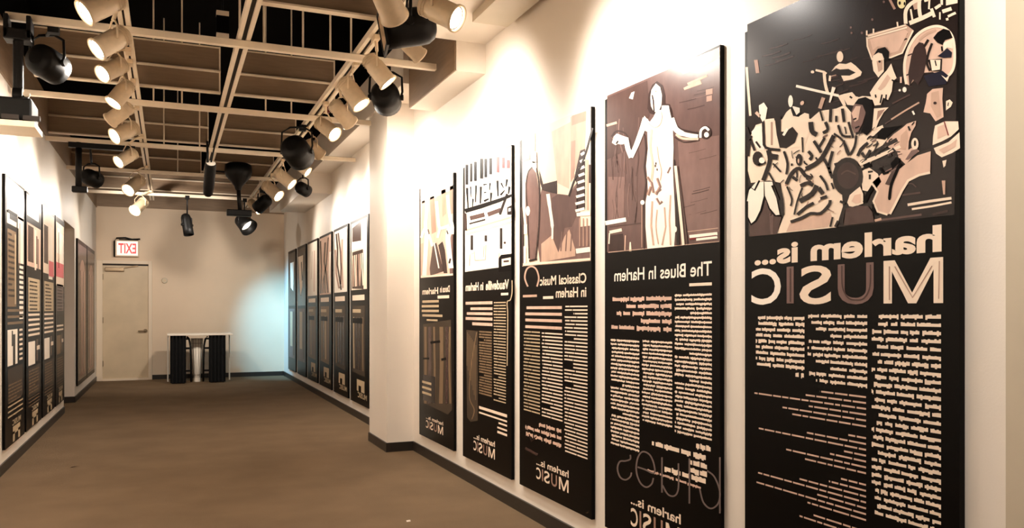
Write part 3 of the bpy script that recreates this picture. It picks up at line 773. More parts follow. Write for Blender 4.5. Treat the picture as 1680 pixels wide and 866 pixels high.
for st in ([(1034, 746), (1034, 753), (1026, 756), (1017, 757), (1013, 768), (1017, 782), (1026, 787), (1034, 782), (1036, 775)],
           [(1046, 766), (1058, 770), (1073, 776), (1073, 762), (1066, 746), (1054, 741), (1046, 752), (1044, 772), (1050, 791), (1060, 799), (1069, 794), (1072, 784)],
           [(1086, 750), (1086, 790), (1086, 808)], [(1087, 796), (1096, 811), (1107, 813), (1113, 800), (1113, 760)], [(1131, 752), (1131, 826)],
           [(1181, 750), (1181, 800), (1181, 842)], [(1160, 772), (1172, 782), (1181, 806), (1178, 826), (1166, 834), (1154, 824), (1148, 802)]):
    a.stroke('g', smooth(st), 2.6, 2)
a.build('script_lettering', p2)
a = Art(); logo(a, 1117, 1035, 844, 863, 900); a.build('logo_lettering', p2)

# ---- panel 3
p3 = rpanel(3.632, 4.546, 'third nearest tall black panel, pale photo of a dark figure before a staircase')
a = Art()
a.poly('c', [(857, 222), (969, 174), (969, 428), (857, 437)], 0)
a.poly('p', [(905, 216), (936, 200), (934, 310), (914, 300)], 1); a.poly('T', [(936, 192), (962, 182), (960, 250), (950, 262), (936, 300)], 1); a.poly('t', [(937, 232), (944, 230), (942, 290), (936, 300)], 2)
a.poly('t', [(938, 190), (961, 182), (961, 198), (938, 206)], 2)
a.poly('M', [(884, 330), (890, 304), (914, 297), (914, 318), (931, 322), (946, 300), (952, 320), (952, 372), (968, 370), (968, 426), (886, 433), (882, 400)], 1)
a.poly('m', [(916, 318), (932, 320), (946, 306), (948, 350), (938, 372), (926, 374), (916, 410), (908, 396), (905, 360), (905, 325)], 2)
a.poly('b', [(884, 276), (891, 302), (914, 296), (914, 318), (904, 316), (890, 312), (886, 300)], 2)
a.poly('T', [(888, 400), (905, 386), (916, 414), (926, 388), (934, 376), (944, 410), (944, 420), (888, 430)], 3)
for x in (922, 930, 938):
    a.stroke('M', [(x, 380), (x - 2, 412)], 2, 4)
a.stroke('w', smooth([(899, 318), (902, 340), (906, 370), (906, 392)]), [6] * 5 + [5] * 6 + [3] * 5, 4)
a.poly('M', [(862, 300), (866, 282), (873, 274), (879, 282), (884, 310), (884, 360), (880, 400), (878, 424), (869, 426), (866, 390), (862, 350)], 3)
a.stroke('b', smooth([(873, 274), (866, 284), (863, 310), (866, 360), (868, 424)]), 2, 4); a.stroke('b', smooth([(880, 276), (885, 310), (884, 370), (879, 426)]), 2.4, 4)
a.stroke('k', [(868, 428), (881, 425)], 3, 5)
a.oval('w', (876, 258), 5, 10, 4, 12); a.poly('w', [(872, 264), (880, 266), (880, 284), (874, 276)], 4); a.poly('M', [(858, 240), (870, 236), (870, 262), (858, 266)], 2)
a.stroke('T', [(877, 218), (877, 248)], 3, 3); a.stroke('B', [(880, 250), (881, 276)], 1.4, 5)
a.oval('w', (866, 346), 3.5, 8, 5, 12)
a.stroke('b', [(855, 340), (858, 372), (858, 400), (858, 436)], 4, 2); a.stroke('w', [(862, 368), (862, 384)], 5, 5); a.stroke('w', [(861, 404), (861, 432)], 4, 5)
# stairs
a.poly('b', [(952, 247), (960, 244), (960, 344), (946, 346), (946, 300), (942, 292)], 2)
for i in range(9):
    v = 254 + i * 11.5
    a.stroke('w', [(max(944, 953 - i * 1.3), v), (959, v - 4)], 4.4, 4)
a.stroke('k', [(972, 210), (963, 244), (955, 268), (942, 296), (933, 322)], 3, 4); a.stroke('T', [(963, 262), (964, 344)], 4, 4); a.stroke('b', [(968, 270), (968, 300)], 4, 4)
a.stroke('w', [(946, 352), (968, 350)], 6, 5); a.stroke('w', [(945, 412), (968, 409)], 8, 5); a.stroke('c', [(858, 434), (968, 425)], 4, 5)
for x in (951, 957, 963):
    a.stroke('t', [(x, 358), (x, 404)], 2, 4)
a.build('photo_print', p3)
a = Art(); rtext(a, 'Classical Music', 962, 447, 464, 886, 'c', .02); rtext(a, 'in Harlem', 962, 470, 487, 912, 'c', .02)
a.stroke('T', smooth([(866, 470), (861, 456), (864, 442), (872, 437), (880, 442), (884, 456), (881, 470)]), 2.6, 2)
rbars(a, [(908, 891, 485.5, 490)], 'c'); rbars(a, [(881, 858, 483, 487)], 'T'); a.build('title_lettering', p3)
a = Art(); rng = random.Random(8)
rbars(a, [(922, 864, 502, 507), (922, 862, 513, 518), (922, 862, 524, 529), (922, 862, 536, 541)], 'p')
rwords(a, 964, 926, 500, 756, 42, 'c', rng=rng, frac=.40, wl=(.4, .9), ragged=.05, jag=False)
rwords(a, 923, 889, 546, 694, 25, 'c', rng=rng, frac=.40, wl=(.4, .9), ragged=.05, jag=False)
rwords(a, 886, 859, 543, 682, 24, 'o', rng=rng, frac=.40, wl=(.4, .9), ragged=.05, jag=False)
rwords(a, 921, 862, 703, 738, 3, 'p', rng=rng, frac=.4, wl=(.1, .3), ragged=.4)
a.stroke('B', [(862, 735), (882, 746)], 4, 2); a.stroke('b', [(868, 712), (872, 724), (880, 716)], 2, 2)
a.build('body_text', p3)
a = Art(); logo(a, 933, 880, 772, 786, 809); a.build('logo_lettering', p3)

# ---- panel 4
p4 = rpanel(4.674, 5.585, 'fourth nearest tall black panel, pale photo with rows of dark upright bars on top')
a = Art()
a.poly('w', [(763, 272), (839, 240), (839, 436), (763, 446)], 0)
for x, a0, b0, w in ((766, 270, 303, 4), (773, 268, 298, 3.4), (780, 265, 297, 4), (790, 260, 293, 5), (797, 260, 291, 4), (805, 259, 286, 4), (817, 257, 283, 4), (826, 258, 276, 4), (834, 262, 276, 5)):
    a.stroke('K' if x < 810 else 'R', [(x, a0), (x, b0)], w * 1.15, 2)
for st, w_ in (([(766, 308), (768, 342)], 4), ([(772, 306), (773, 324)], 2.4), ([(776, 326), (775, 340)], 3), ([(781, 304), (780, 332)], 3.4), ([(789, 306), (788, 334)], 4), ([(793, 303), (799, 302)], 3), ([(794, 316), (798, 315)], 3), ([(794, 330), (802, 326)], 4),
              ([(804, 300), (803, 312)], 3), ([(806, 316), (805, 330)], 4), ([(816, 296), (817, 322)], 4), ([(822, 300), (826, 308)], 3), ([(821, 320), (828, 312)], 3.4), ([(832, 294), (830, 306)], 4), ([(836, 306), (834, 318)], 4)):
    a.stroke('K', st, [w_, w_ * .55], 2)
a.stroke('K', [(763, 346), (790, 338), (820, 328), (840, 320)], [7, 7, 6, 4], 3)
a.stroke('k', [(832, 318), (824, 340), (820, 352)], 4, 3); a.poly('k', [(832, 340), (840, 336), (840, 352), (832, 352)], 3); a.poly('w', [(834, 342), (838, 341), (838, 346), (834, 347)], 4)
a.stroke('B', [(771, 358), (795, 352)], 7, 2); a.stroke('B', [(800, 352), (822, 344)], 7, 2); a.stroke('k', [(770, 367), (796, 360)], 2.5, 3)
a.stroke('b', [(763, 350), (764, 378)], 5, 2); a.stroke('T', [(764, 378), (839, 356)], 3, 2); a.stroke('p', [(764, 384), (839, 364)], 4, 2)
for x, a0, b0 in ((774, 386, 410), (797, 386, 396), (822, 374, 408)):
    a.stroke('k', [(x, a0), (x, b0)], 4, 3); a.stroke('w', [(x, b0), (x, b0 + 6)], 5, 4); a.stroke('T', [(x - 3, b0 + 7), (x - 4, b0 + 26)], 1.2, 3)
a.stroke('T', [(778, 412), (779, 427), (796, 426), (797, 400)], 1.4, 3); a.oval('b', (828, 398), 2, 2, 3, 8)
a.poly('K', [(818, 446), (818, 424), (822, 418), (839, 416), (839, 444)], 3); a.poly('c', [(823, 425), (838, 422), (838, 434), (823, 437)], 4); a.stroke('B', [(826, 429), (835, 428)], 3, 5)
a.stroke('w', [(764, 443), (816, 436)], 4, 2)
a.build('photo_print', p4)
a = Art(); rtext(a, 'Vaudeville', 835, 458, 474, 797, 'c', .03); rtext(a, 'in Harlem', 793, 462, 476, 764, 'c', .03); rbars(a, [(834, 822, 480, 484)], 'c')
a.stroke('o', smooth([(840, 460), (840, 480), (837, 492), (832, 496), (833, 520), (832, 600)]), 1.6, 2)
a.build('title_lettering', p4)
a = Art(); rng = random.Random(9)
rbars(a, [(808, 764, 494, 499), (808, 772, 504, 508.5), (808, 766, 512.5, 517), (808, 764, 521, 526), (808, 775, 530, 535)], 'p')
rwords(a, 830, 810, 494, 664, 34, 'o', rng=rng, frac=.40, wl=(.5, .9), ragged=.05, jag=False)
rwords(a, 807, 786, 543, 652, 24, 'q', rng=rng, frac=.6, wl=(.4, .9), ragged=.05, jag=False)
a.poly('G', [(765, 541), (784, 543), (784, 690), (772, 692), (766, 684)], 1); a.stroke('q', smooth([(782, 545), (773, 600), (770, 650), (778, 672), (774, 688)]), 1.5, 3)
for i in range(8):
    a.stroke('q', [(767 + i * 2, 545 + i * 3), (766 + i * 2, 600 + i * 8)], .8, 2)
rbars(a, [(832, 786, 680, 685), (832, 786, 690, 693), (832, 818, 697, 700), (832, 816, 705, 708), (832, 816, 712, 716)], 'c')
a.build('body_text', p4)
a = Art(); logo(a, 812, 777, 724, 735, 754); a.build('logo_lettering', p4)

# ---- panel 5
p5 = rpanel(5.787, 6.700, 'tall black panel against the pillar, pale photo of white dancing figures')
a = Art()
a.poly('p', [(690, 310), (743, 284), (743, 452), (690, 456)], 0)
a.poly('w', [(690, 310), (743, 284), (743, 310), (690, 335)], 1)
for pts, ink in (([(692, 330), (697, 328), (698, 385), (692, 390)], 'T'), ([(705, 324), (712, 321), (716, 380), (708, 384)], 't'), ([(724, 312), (731, 310), (732, 350), (726, 356)], 'T'), ([(738, 306), (743, 304), (743, 350), (739, 352)], 't'),
                 ([(705, 440), (710, 402), (716, 398), (728, 445), (706, 452)], 'B'), ([(719, 402), (726, 396), (730, 410), (734, 448), (728, 448)], 'b'), ([(690, 400), (695, 398), (694, 450), (690, 452)], 'T'), ([(736, 396), (743, 380), (743, 448), (738, 450)], 'M')):
    a.poly(ink, pts, 1)
for st, w in (([(699, 318), (700, 345), (698, 372), (702, 392)], 5), ([(691, 390), (698, 374), (706, 392), (709, 404)], 4), ([(700, 385), (698, 420), (696, 452)], 7), ([(716, 330), (719, 360), (722, 374), (737, 370)], 5), ([(722, 372), (718, 390)], 4), ([(734, 320), (738, 355), (742, 370), (742, 384)], 5), ([(738, 372), (735, 392), (740, 440)], 8), ([(712, 398), (720, 440)], 2)):
    a.stroke('w', smooth(st, 4), w, 3)
a.stroke('B', [(702, 376), (704, 384)], 2, 4); a.stroke('k', [(733, 378), (735, 384)], 2, 4); a.stroke('b', [(739, 424), (737, 432)], 3, 4)
a.stroke('c', [(691, 454), (743, 450)], 3, 3)
a.build('photo_print', p5)
a = Art(); rtext(a, 'Dance in', 738, 468, 479, 722, 'c', .03); rtext(a, 'Harlem', 719, 471, 482, 693, 'c', .03); rbars(a, [(737, 718, 484, 489)], 'c'); a.build('title_lettering', p5)
a = Art(); rng = random.Random(10)
rbars(a, [(720, 693, 492, 496), (720, 692, 500, 504), (720, 692, 508, 512), (726, 693, 516, 520), (718, 700, 524, 527)], 'o')
a.poly('G', [(694, 532), (740, 524), (742, 672), (735, 680), (694, 660)], 1)
for x, ink, w in ((698, 'q', 4), (705, 'B', 5), (712, 'q', 3), (724, 'q', 6), (733, 'B', 4), (738, 'q', 3)):
    a.stroke(ink, [(x, 536), (x + rng.uniform(-2, 2), 600), (x + rng.uniform(-1, 1), 662)], w, 2)
a.stroke('K', [(706, 562), (722, 560)], 4, 3); a.stroke('K', [(694, 588), (704, 588)], 3, 3); a.stroke('K', [(724, 590), (732, 588)], 4, 3)
a.poly('k', [(694, 614), (714, 618), (714, 662), (694, 656)], 3)
rbars(a, [(708, 693, 628, 632), (708, 693, 637, 641), (708, 693, 646, 650)], 'o', 4)
a.build('body_text', p5)
a = Art(); logo(a, 727, 699, 692, 699, 714); a.build('logo_lettering', p5)

# ---- six panels beyond the pillar
FAR = [(8.62, 9.555, 'panel beyond the pillar, nearest of that far group, framed dark photo under a pale band'),
       (9.70, 10.62, 'far right wall panel, second beyond the pillar, twisting dark strokes on white'),
       (10.77, 11.70, 'far right wall panel, third beyond the pillar, photo of brown branching figures'),
       (11.86, 12.78, 'far right wall panel, fourth beyond the pillar, almost blank white photo'),
       (12.95, 13.85, 'far right wall panel, second from the end wall, dark photo with a pale wedge'),
       (14.06, 14.98, 'far right wall panel nearest the end wall, dark glossy and blue tinted')]
for i, (y0, y1, lab) in enumerate(FAR):
    p = rpanel(y0, y1, lab, 'panels on the right wall beyond the pillar')
    x0 = XT - LAY
    def Q(s, z, k=0):                      # s from the far (left) edge, z height
        return (XT - LAY * (k + 1), y1 + (y0 - y1) * s, z)
    def qpoly(mb, ink, pts, k=0):
        mb.face([Q(s, z, k) for s, z in pts], 'ink_' + ink)
    def qst(mb, ink, pts, w, k=0):
        for j in range(len(pts) - 1):
            (s0, z0), (s1, z1) = pts[j], pts[j + 1]
            qpoly(mb, ink, [(s0 - w / 2, z0), (s0 + w / 2, z0), (s1 + w / 2, z1), (s1 - w / 2, z1)], k + .02 * j)
    rng = random.Random(20 + i)
    mb = MB()
    if i == 0:
        qpoly(mb, 'c', [(.06, 1.46), (.92, 1.46), (.92, 2.23), (.06, 2.23)]); qpoly(mb, 'B', [(.12, 2.0), (.62, 2.0), (.62, 2.22), (.12, 2.18)], 1); qpoly(mb, 'w', [(.08, 1.92), (.62, 1.92), (.62, 2.0), (.08, 2.02)], 2)
        qpoly(mb, 'b', [(.10, 1.48), (.75, 1.46), (.72, 1.9), (.12, 1.9)], 1)
        for s, ink in ((.16, 'T'), (.26, 'c'), (.36, 'p'), (.48, 't'), (.58, 'p'), (.68, 'c')):
            qst(mb, ink, [(s, 1.86), (s + rng.uniform(-.03, .03), 1.7), (s + rng.uniform(-.05, .05), 1.5)], .06, 2)
    elif i == 1:
        qpoly(mb, 'w', [(.06, 1.45), (.94, 1.45), (.94, 2.23), (.06, 2.23)])
        for pts, ink in (([(.2, 2.2), (.3, 2.0), (.28, 1.8), (.5, 1.55), (.55, 1.48)], 'b'), ([(.34, 2.2), (.5, 1.95), (.55, 1.75), (.5, 1.5)], 'M'), ([(.14, 2.0), (.2, 1.7), (.4, 1.5)], 't'), ([(.62, 2.1), (.6, 1.8), (.66, 1.5)], 'T')):
            qst(mb, ink, pts, .11, 1)
    elif i == 2:
        qpoly(mb, 'p', [(.04, 1.44), (.96, 1.44), (.96, 2.23), (.04, 2.23)])
        for pts, ink, w in (([(.1, 2.2), (.18, 1.8), (.12, 1.46)], 'b', .12), ([(.5, 2.15), (.42, 1.9), (.6, 1.7), (.72, 1.46)], 'B', .12), ([(.75, 2.2), (.6, 1.85), (.36, 1.65), (.3, 1.46)], 'm', .1), ([(.45, 1.7), (.5, 1.46)], 'b', .1), ([(.9, 2.0), (.84, 1.7), (.9, 1.46)], 'w', .12)):
            qst(mb, ink, pts, w, 1)
    elif i == 3:
        qpoly(mb, 'w', [(.04, 1.44), (.96, 1.44), (.96, 2.23), (.04, 2.23)]); qst(mb, 'T', [(.5, 2.1), (.46, 1.8), (.42, 1.7)], .04, 1); qst(mb, 't', [(.3, 1.7), (.6, 1.69)], .05, 1); qst(mb, 'p', [(.7, 2.1), (.68, 1.5)], .1, 1)
    elif i == 4:
        qpoly(mb, 'k', [(.05, 1.3), (.95, 1.3), (.95, 2.22), (.05, 2.22)]); qpoly(mb, 'c', [(.1, 2.1), (.7, 2.1), (.6, 1.6), (.4, 1.45), (.25, 1.7)], 1); qst(mb, 'k', [(.5, 2.0), (.6, 1.7)], .12, 2)
    else:
        qpoly(mb, 'k', [(.05, 1.3), (.95, 1.3), (.95, 2.22), (.05, 2.22)]); qpoly(mb, 'c', [(.3, 2.05), (.8, 2.05), (.7, 1.55), (.35, 1.62)], 1); qst(mb, 'B', [(.2, 1.9), (.25, 1.4)], .1, 1)
    mb.build('photo_print', p)
    mb = MB()
    if i < 4:
        qpoly(mb, 'c', [(.12, 1.34), (.8, 1.34), (.8, 1.40), (.12, 1.40)], 1)
        qpoly(mb, 'G' if i < 2 else 'q', [(.12, .52), (.82, .50), (.82, 1.28), (.12, 1.28)], 1)
        qpoly(mb, 'o', [(.14, 1.2), (.6, 1.2), (.6, 1.24), (.14, 1.24)], 2)
        for s in (.2, .36, .52, .7):
            qst(mb, rng.choice(['o', 'q', 'g', 'b']), [(s, 1.15), (s, .85), (s + .02, .56)], rng.uniform(.05, .1), 2)  # vertical streaks paint in reflections on the glossy lower panel
        qpoly(mb, 'K', [(.15, 1.08), (.7, 1.08), (.7, 1.14), (.15, 1.14)], 3)
    else:
        qpoly(mb, 'g', [(.12, .4), (.9, .4), (.9, 1.25), (.12, 1.25)], 1)
        qpoly(mb, 'o', [(.3, .6), (.6, .6), (.6, 1.2), (.3, 1.2)], 2); qst(mb, 'G', [(.75, 1.2), (.75, .45)], .08, 2)
    mb.build('body_text', p)
    if i < 4:
        mb = MB()
        qpoly(mb, 'o', [(.38, .32), (.80, .32), (.80, .45), (.38, .45)], 1); qpoly(mb, 'K', [(.48, .32), (.62, .32), (.62, .385), (.48, .385)], 2)
        put_text(mb, 'MUSIC', lambda x, y: (XT - LAY * 2, y0 + .07 + x * .5 * (y1 - y0), .25 + y * .06), 'ink_o', .02)
        mb.build('logo_lettering', p)

# ------------------------------------------------ display panels, left wall
XLT = XL + PT
def lpanel(y0, y1, label, z0=ZP0, z1=ZP1):
    o = MB(); o.box((XL + .002, y0, z0), (XLT, y1, z1), 'board')
    return tag(o.build('hanging_poster', loc=(XL, (y0 + y1) / 2, z0)), label, 'display panel', 'tall panels on the left wall')
LEFT = [(7.14, 8.03, 'left wall panel nearest the viewer, white photo above a black ladder of bars'),
        (8.12, 9.03, 'left wall panel second from the viewer, pale curtain photo and striped text blocks'),
        (9.11, 10.02, 'left wall panel third from the viewer, white photo touching a red patch'),
        (10.09, 10.90, 'left wall panel just before the side passage, red and white band near its top')]
for i, (y0, y1, lab) in enumerate(LEFT):
    p = lpanel(y0, y1, lab)
    w = y1 - y0; rng = random.Random(40 + i)
    def Q(s, z, k=0):
        return (XLT + LAY * (k + 1), y0 + w * s, z)
    def qp(mb, ink, s0, s1, z0, z1, k=0):
        mb.face([Q(s0, z0, k), Q(s1, z0, k), Q(s1, z1, k), Q(s0, z1, k)], 'ink_' + ink)
    mb = MB()
    if i == 0:
        qp(mb, 'w', .08, .94, 1.98, 2.25); qp(mb, 'w', .62, .94, 1.62, 2.0); qp(mb, 'w', .08, .2, 1.9, 2.0)
        qp(mb, 'K', .12, .6, 1.98, 2.01, 1); qp(mb, 'c', .2, .55, 1.90, 1.94, 1); qp(mb, 'k', .60, .66, 1.55, 1.9, 2); qp(mb, 't', .7, .74, 1.6, 1.95, 2)
    elif i == 1:
        qp(mb, 'w', .04, .8, 2.06, 2.24); qp(mb, 'p', .04, .94, 1.62, 2.0); qp(mb, 'B', .1, .45, 1.66, 1.98, 1); qp(mb, 'b', .2, .26, 1.66, 1.98, 2); qp(mb, 'c', .52, .62, 1.6, 1.97, 1); qp(mb, 'k', .72, .78, 1.6, 1.9, 1); qp(mb, 'B', .62, .7, 1.66, 1.92, 1)
    elif i == 2:
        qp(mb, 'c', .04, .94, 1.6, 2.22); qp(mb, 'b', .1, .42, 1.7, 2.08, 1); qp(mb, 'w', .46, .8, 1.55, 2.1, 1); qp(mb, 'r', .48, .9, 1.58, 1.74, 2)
    else:
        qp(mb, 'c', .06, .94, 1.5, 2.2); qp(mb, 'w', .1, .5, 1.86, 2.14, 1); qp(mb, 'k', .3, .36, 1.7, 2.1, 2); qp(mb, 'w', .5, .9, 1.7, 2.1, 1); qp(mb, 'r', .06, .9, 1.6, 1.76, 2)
    mb.build('photo_print', p)
    mb = MB()
    if i == 0:
        qp(mb, 'q', .1, .54, 1.26, 1.86); qp(mb, 'o', .46, .52, 1.28, 1.84, 1)
        words(mb, lambda x, z: Q(.14 + x / w, 1.84 - z, 2), w * .3, .52, 12, 'G', frac=.4, rng=rng, jag=False)
        for j in range(12):
            qp(mb, 'w', .70, .92, 1.62 - j * .042, 1.644 - j * .042, 1)
        for z in (1.12, 1.17, 1.22):
            qp(mb, 'q', .1, .9, z, z + .02, 1)
        qp(mb, 'w', .1, .60, .80, 1.08, 1); qp(mb, 'k', .36, .48, .80, 1.04, 2); qp(mb, 'k', .30, .36, .95, 1.07, 2)
        for j in range(7):
            qp(mb, 'c', .70, .88, .82 + j * .04, .838 + j * .04, 1)
        qp(mb, 'G', .12, .9, .52, .78); words(mb, lambda x, z: Q(.14 + x / w, .66 - z, 2), w * .7, .16, 6, 'q', frac=.4, rng=rng, jag=False)
        for j in range(3):
            qp(mb, 'o', .12, .9, .40 + j * .04, .412 + j * .04, 1)
    else:
        qp(mb, 'o' if i < 3 else 'g', .12, .88, 1.22, 1.52); words(mb, lambda x, z: Q(.2 + x / w, 1.5 - z, 2), w * .5, .28, 8, 'G', frac=.4, rng=rng, jag=False)
        for j in range(5 if i < 3 else 2):
            qp(mb, 'c', .12, .86, 1.0 + j * .045, 1.02 + j * .045, 1)
        qp(mb, 'w' if i < 3 else 'q', .12, .55, .74, .95, 1); qp(mb, 'B', .62, .74, .76, .96, 1); qp(mb, 'c', .66, .86, .86, .90, 2)
        qp(mb, 'G', .12, .9, .46, .72); words(mb, lambda x, z: Q(.16 + x / w, .70 - z, 2), w * .66, .22, 8, 'q', frac=.4, rng=rng, jag=False)
        for j in range(3):
            qp(mb, 'q', .14, .86, .38 + j * .03, .388 + j * .03, 1)
    mb.build('body_text', p)
    mb = MB(); qp(mb, 'o', .36, .74, .25, .31, 1); qp(mb, 'o', .36, .46, .19, .27, 1); qp(mb, 'o', .64, .74, .19, .27, 1)
    put_text(mb, 'MUSIC', lambda x, y: Q(.78 - .44 * x, .32 + .045 * y, 1), 'ink_o', .02)
    mb.build('logo_lettering', p)
for y0, y1, lab in ((12.42, 13.74, 'broad dark panel beside the side passage, vertical arched shapes'), (13.80, 15.14, 'broad dark panel on the left wall next to the exit door')):
    p = lpanel(y0, y1, lab, .2, 2.2)
    w = y1 - y0; mb = MB()
    mb.face([(XLT + LAY, y0 + w * s, z) for s, z in ((.05, .26), (.95, .26), (.95, 2.14), (.05, 2.14))], 'ink_B')
    n = 14
    arch = [(.5 + .3 * math.cos(math.pi * j / n), 1.72 + .22 * math.sin(math.pi * j / n)) for j in range(n + 1)] + [(.2, .3), (.8, .3)]
    mb.face([(XLT + LAY * 2, y0 + w * s, z) for s, z in arch], 'ink_t')
    for s, ink, k in ((.28, 'B', 3), (.44, 'T', 3), (.58, 'm', 3), (.7, 'T', 3)):
        mb.face([(XLT + LAY * k, y0 + w * a_, z) for a_, z in ((s - .04, .34), (s + .04, .34), (s + .03, 1.78), (s - .03, 1.78))], 'ink_' + ink)
    mb.build('photo_print', p)

# ------------------------------------------------------------ ceiling grid
ZB = 2.95
def strut(y, x0, x1, label, rods=()):
    t = thing('ceiling_strut', label, 'ceiling strut', ((x0 + x1) / 2, y, ZB), 'cross struts of the ceiling grid')
    mb = MB(); mb.box((x0, y - .022, ZB - .022), (x1, y + .022, ZB + .022), 'strut'); mb.build('channel', t, bevel=.003)
    mb = MB(); mb.box((x0, y - .008, ZB + .022), (x1, y + .008, ZB + .026), 'slot'); mb.build('slot', t)
    for x in rods:
        mb = MB(); mb.lathe([(.007, ZB + .02), (.007, ZD)], 'strut', Matrix.Translation((x, y, 0)), n=8); mb.build('hanger_rod', t)
strut(3.62, -1.14, 1.39, 'cream ceiling strut above the top edge of the photo')
strut(5.53, -.88, 1.74, 'cream cross strut nearest the viewer, crossing under the black void', (.42, .57, .82, 1.0, 1.14))
strut(7.42, -1.14, 1.71, 'second cream cross strut from the viewer, below the first brown baffle', (-.12, .1, .78, 1.0))
strut(9.32, -1.14, 1.97, 'third cream cross strut from the viewer, reaching the right wall beyond the pillar', (-.05, .3))
strut(11.12, -1.14, 1.58, 'fourth cream cross strut, behind the hanging black tube lantern', (.1,))
strut(13.25, -1.14, 1.71, 'cream cross strut nearest the end wall')

def rail(x, y0, y1, z, label, name='lighting_track', cat='lighting track', gap=.028):
    t = thing(name, label, cat, (x, (y0 + y1) / 2, z))
    for s in (-1, 1):
        mb = MB(); mb.box((x + s * gap - .013, y0, z - .02), (x + s * gap + .013, y1, z + .02), 'strut'); mb.build('rail', t)
    mb = MB(); mb.box((x - gap + .013, y0, z), (x + gap - .013, y1, z + .012), 'slot'); mb.build('slot', t)
    return t
rail(.445, 2.5, 11.10, ZB + .046, 'cream double rail running down the middle of the ceiling', 'ceiling_rail', 'ceiling rail')
rail(1.21, 2.5, 14.6, ZB + .046, 'cream double lighting track along the right side of the ceiling')
rail(-.25, 2.5, 14.2, ZB + .046, 'cream lighting track along the left side of the ceiling', gap=.02)

def baffle(y, x0, x1, z0, z1, label):
    t = thing('ceiling_baffle', label, 'ceiling baffle', ((x0 + x1) / 2, y, z0), 'brown baffles in the ceiling void')
    mb = MB(); mb.box((x0, y, z0), (x1, y + .03, z1), 'baffle'); mb.build('panel', t)
    mb = MB(); mb.box((x0, y - .035, z0 - .012), (x1, y + .03, z0), 'strut'); mb.build('bottom_lip', t)
    mb = MB(); mb.tube([(x0, y - .02, z0 + .17), (x1, y - .02, z0 + .17)], .013, 'strut'); mb.build('conduit', t)
    mb = MB(); mb.box((x1 - .012, y - .012, z0), (x1, y, z1), 'strut'); mb.box((x0, y - .008, z1 - .012), (x1, y, z1), 'strut'); mb.build('edge_trim', t)
baffle(5.02, .50, 1.36, 3.06, 3.44, 'brown baffle at the top edge of the photo, right of the middle rail')
baffle(7.30, -.97, .40, 3.07, 3.45, 'brown baffle on the left behind the nearest strut')
baffle(7.30, .50, 1.36, 3.07, 3.45, 'brown baffle on the right behind the nearest strut')
baffle(9.55, -1.14, .40, 3.06, 3.42, 'brown baffle on the left above the third strut')
baffle(9.55, .50, 1.34, 3.06, 3.42, 'brown baffle on the right beside a large black lantern')
baffle(11.7, -1.14, .40, 3.06, 3.40, 'brown baffle on the left behind the hanging tube lantern')
baffle(11.7, .50, 1.34, 3.06, 3.40, 'brown baffle on the right behind the flared black lantern')
baffle(13.6, -1.14, 1.34, 3.06, 3.40, 'brown baffle nearest the end wall')
# dark little box in the void, vent in the soffit
t = thing('junction_box', 'small dark box with pale end plates in the black void', 'junction box', onY(365, 42, 6.6))
q = Vector(onY(365, 42, 6.6))
mb = MB(); mb.box(q - Vector((.045, .03, .075)), q + Vector((.045, .03, .075)), 'deck'); mb.build('housing', t)
for s in (-1, 1):
    mb = MB(); mb.box(q + Vector((-.045, -.034, s * .085 - .018)), q + Vector((.045, .03, s * .085 + .018)), 'strut'); mb.build('end_plate', t)
mb = MB(); mb.lathe([(.006, q.z + .1), (.006, ZD)], 'blackmetal', Matrix.Translation((q.x, q.y, 0)), n=8); mb.build('hanger_rod', t)
mb = MB(); mb.box((1.70, 4.15, 2.985), (1.93, 4.66, 3.04), 'olive'); tag(mb.build('ceiling_box', loc=(1.8, 4.4, 3.04)), 'shallow box fixed under the near right soffit at the top edge', 'box')

# ------------------------------------------------------------------- lamps
def track_light(pos, d, track_x, label, lit=True, power=0, size=1., angle=125, group='track spotlights'):
    pos = Vector(pos); d = Vector(d).normalized()
    t = thing('track_spotlight', label, 'spotlight', pos, group)
    r, L = .056 * size, .20 * size
    mx = axis_matrix(pos, d)
    mb = MB()
    mb.lathe([(r * .55, -L * .52), (r * .86, -L * .46), (r * .9, -L * .2), (r, -L * .16), (r, L * .40), (r * 1.12, L * .44), (r * 1.12, L * .5), (r * .98, L * .5), (r * .94, L * .42)], 'lampwhite', mx, cap1=False)
    for k in range(3):
        mb.lathe([(r * .93, -L * (.44 - .07 * k)), (r * .99, -L * (.43 - .07 * k)), (r * .93, -L * (.42 - .07 * k))], 'lampwhite', mx, cap0=False, cap1=False)
    body = mb.build('body', t)
    mb = MB(); mb.lathe([(r * .84, L * .43), (r * .6, L * .455), (r * .3, L * .47), (.001, L * .472)], 'lens' if lit else 'lensdim', mx, cap0=False); mb.build('lens', t)
    mb = MB(); mb.lathe([(r * .98, L * .44), (r * .84, L * .41)], 'slot', mx, cap0=False, cap1=False); mb.build('inner_ring', body)
    top = Vector((track_x, pos.y, ZB + .022))
    side = d.cross(Vector((0, 0, 1))).normalized()
    mb = MB()
    piv = pos - d * L * .05
    hub = piv + Vector((0, 0, r * 1.9))
    for s in (-1, 1):
        mb.tube([piv + side * s * r * 1.08, piv + side * s * r * 1.12 + Vector((0, 0, r * 1.2)), hub + side * s * r * .4, hub], .006, 'lampwhite', 6)
    mb.build('yoke', t)
    mb = MB(); mb.tube([hub, hub.lerp(top, .5) + Vector((0, 0, .01)), top - Vector((0, 0, .012))], .011, 'lampwhite'); mb.box(top - Vector((.018, .05, .03)), top + Vector((.018, .05, .0)), 'lampwhite'); mb.build('adapter', t)
    if power:
        spot('spot_beam', pos + d * (L * .5 + .015), d, power, angle)
    return t

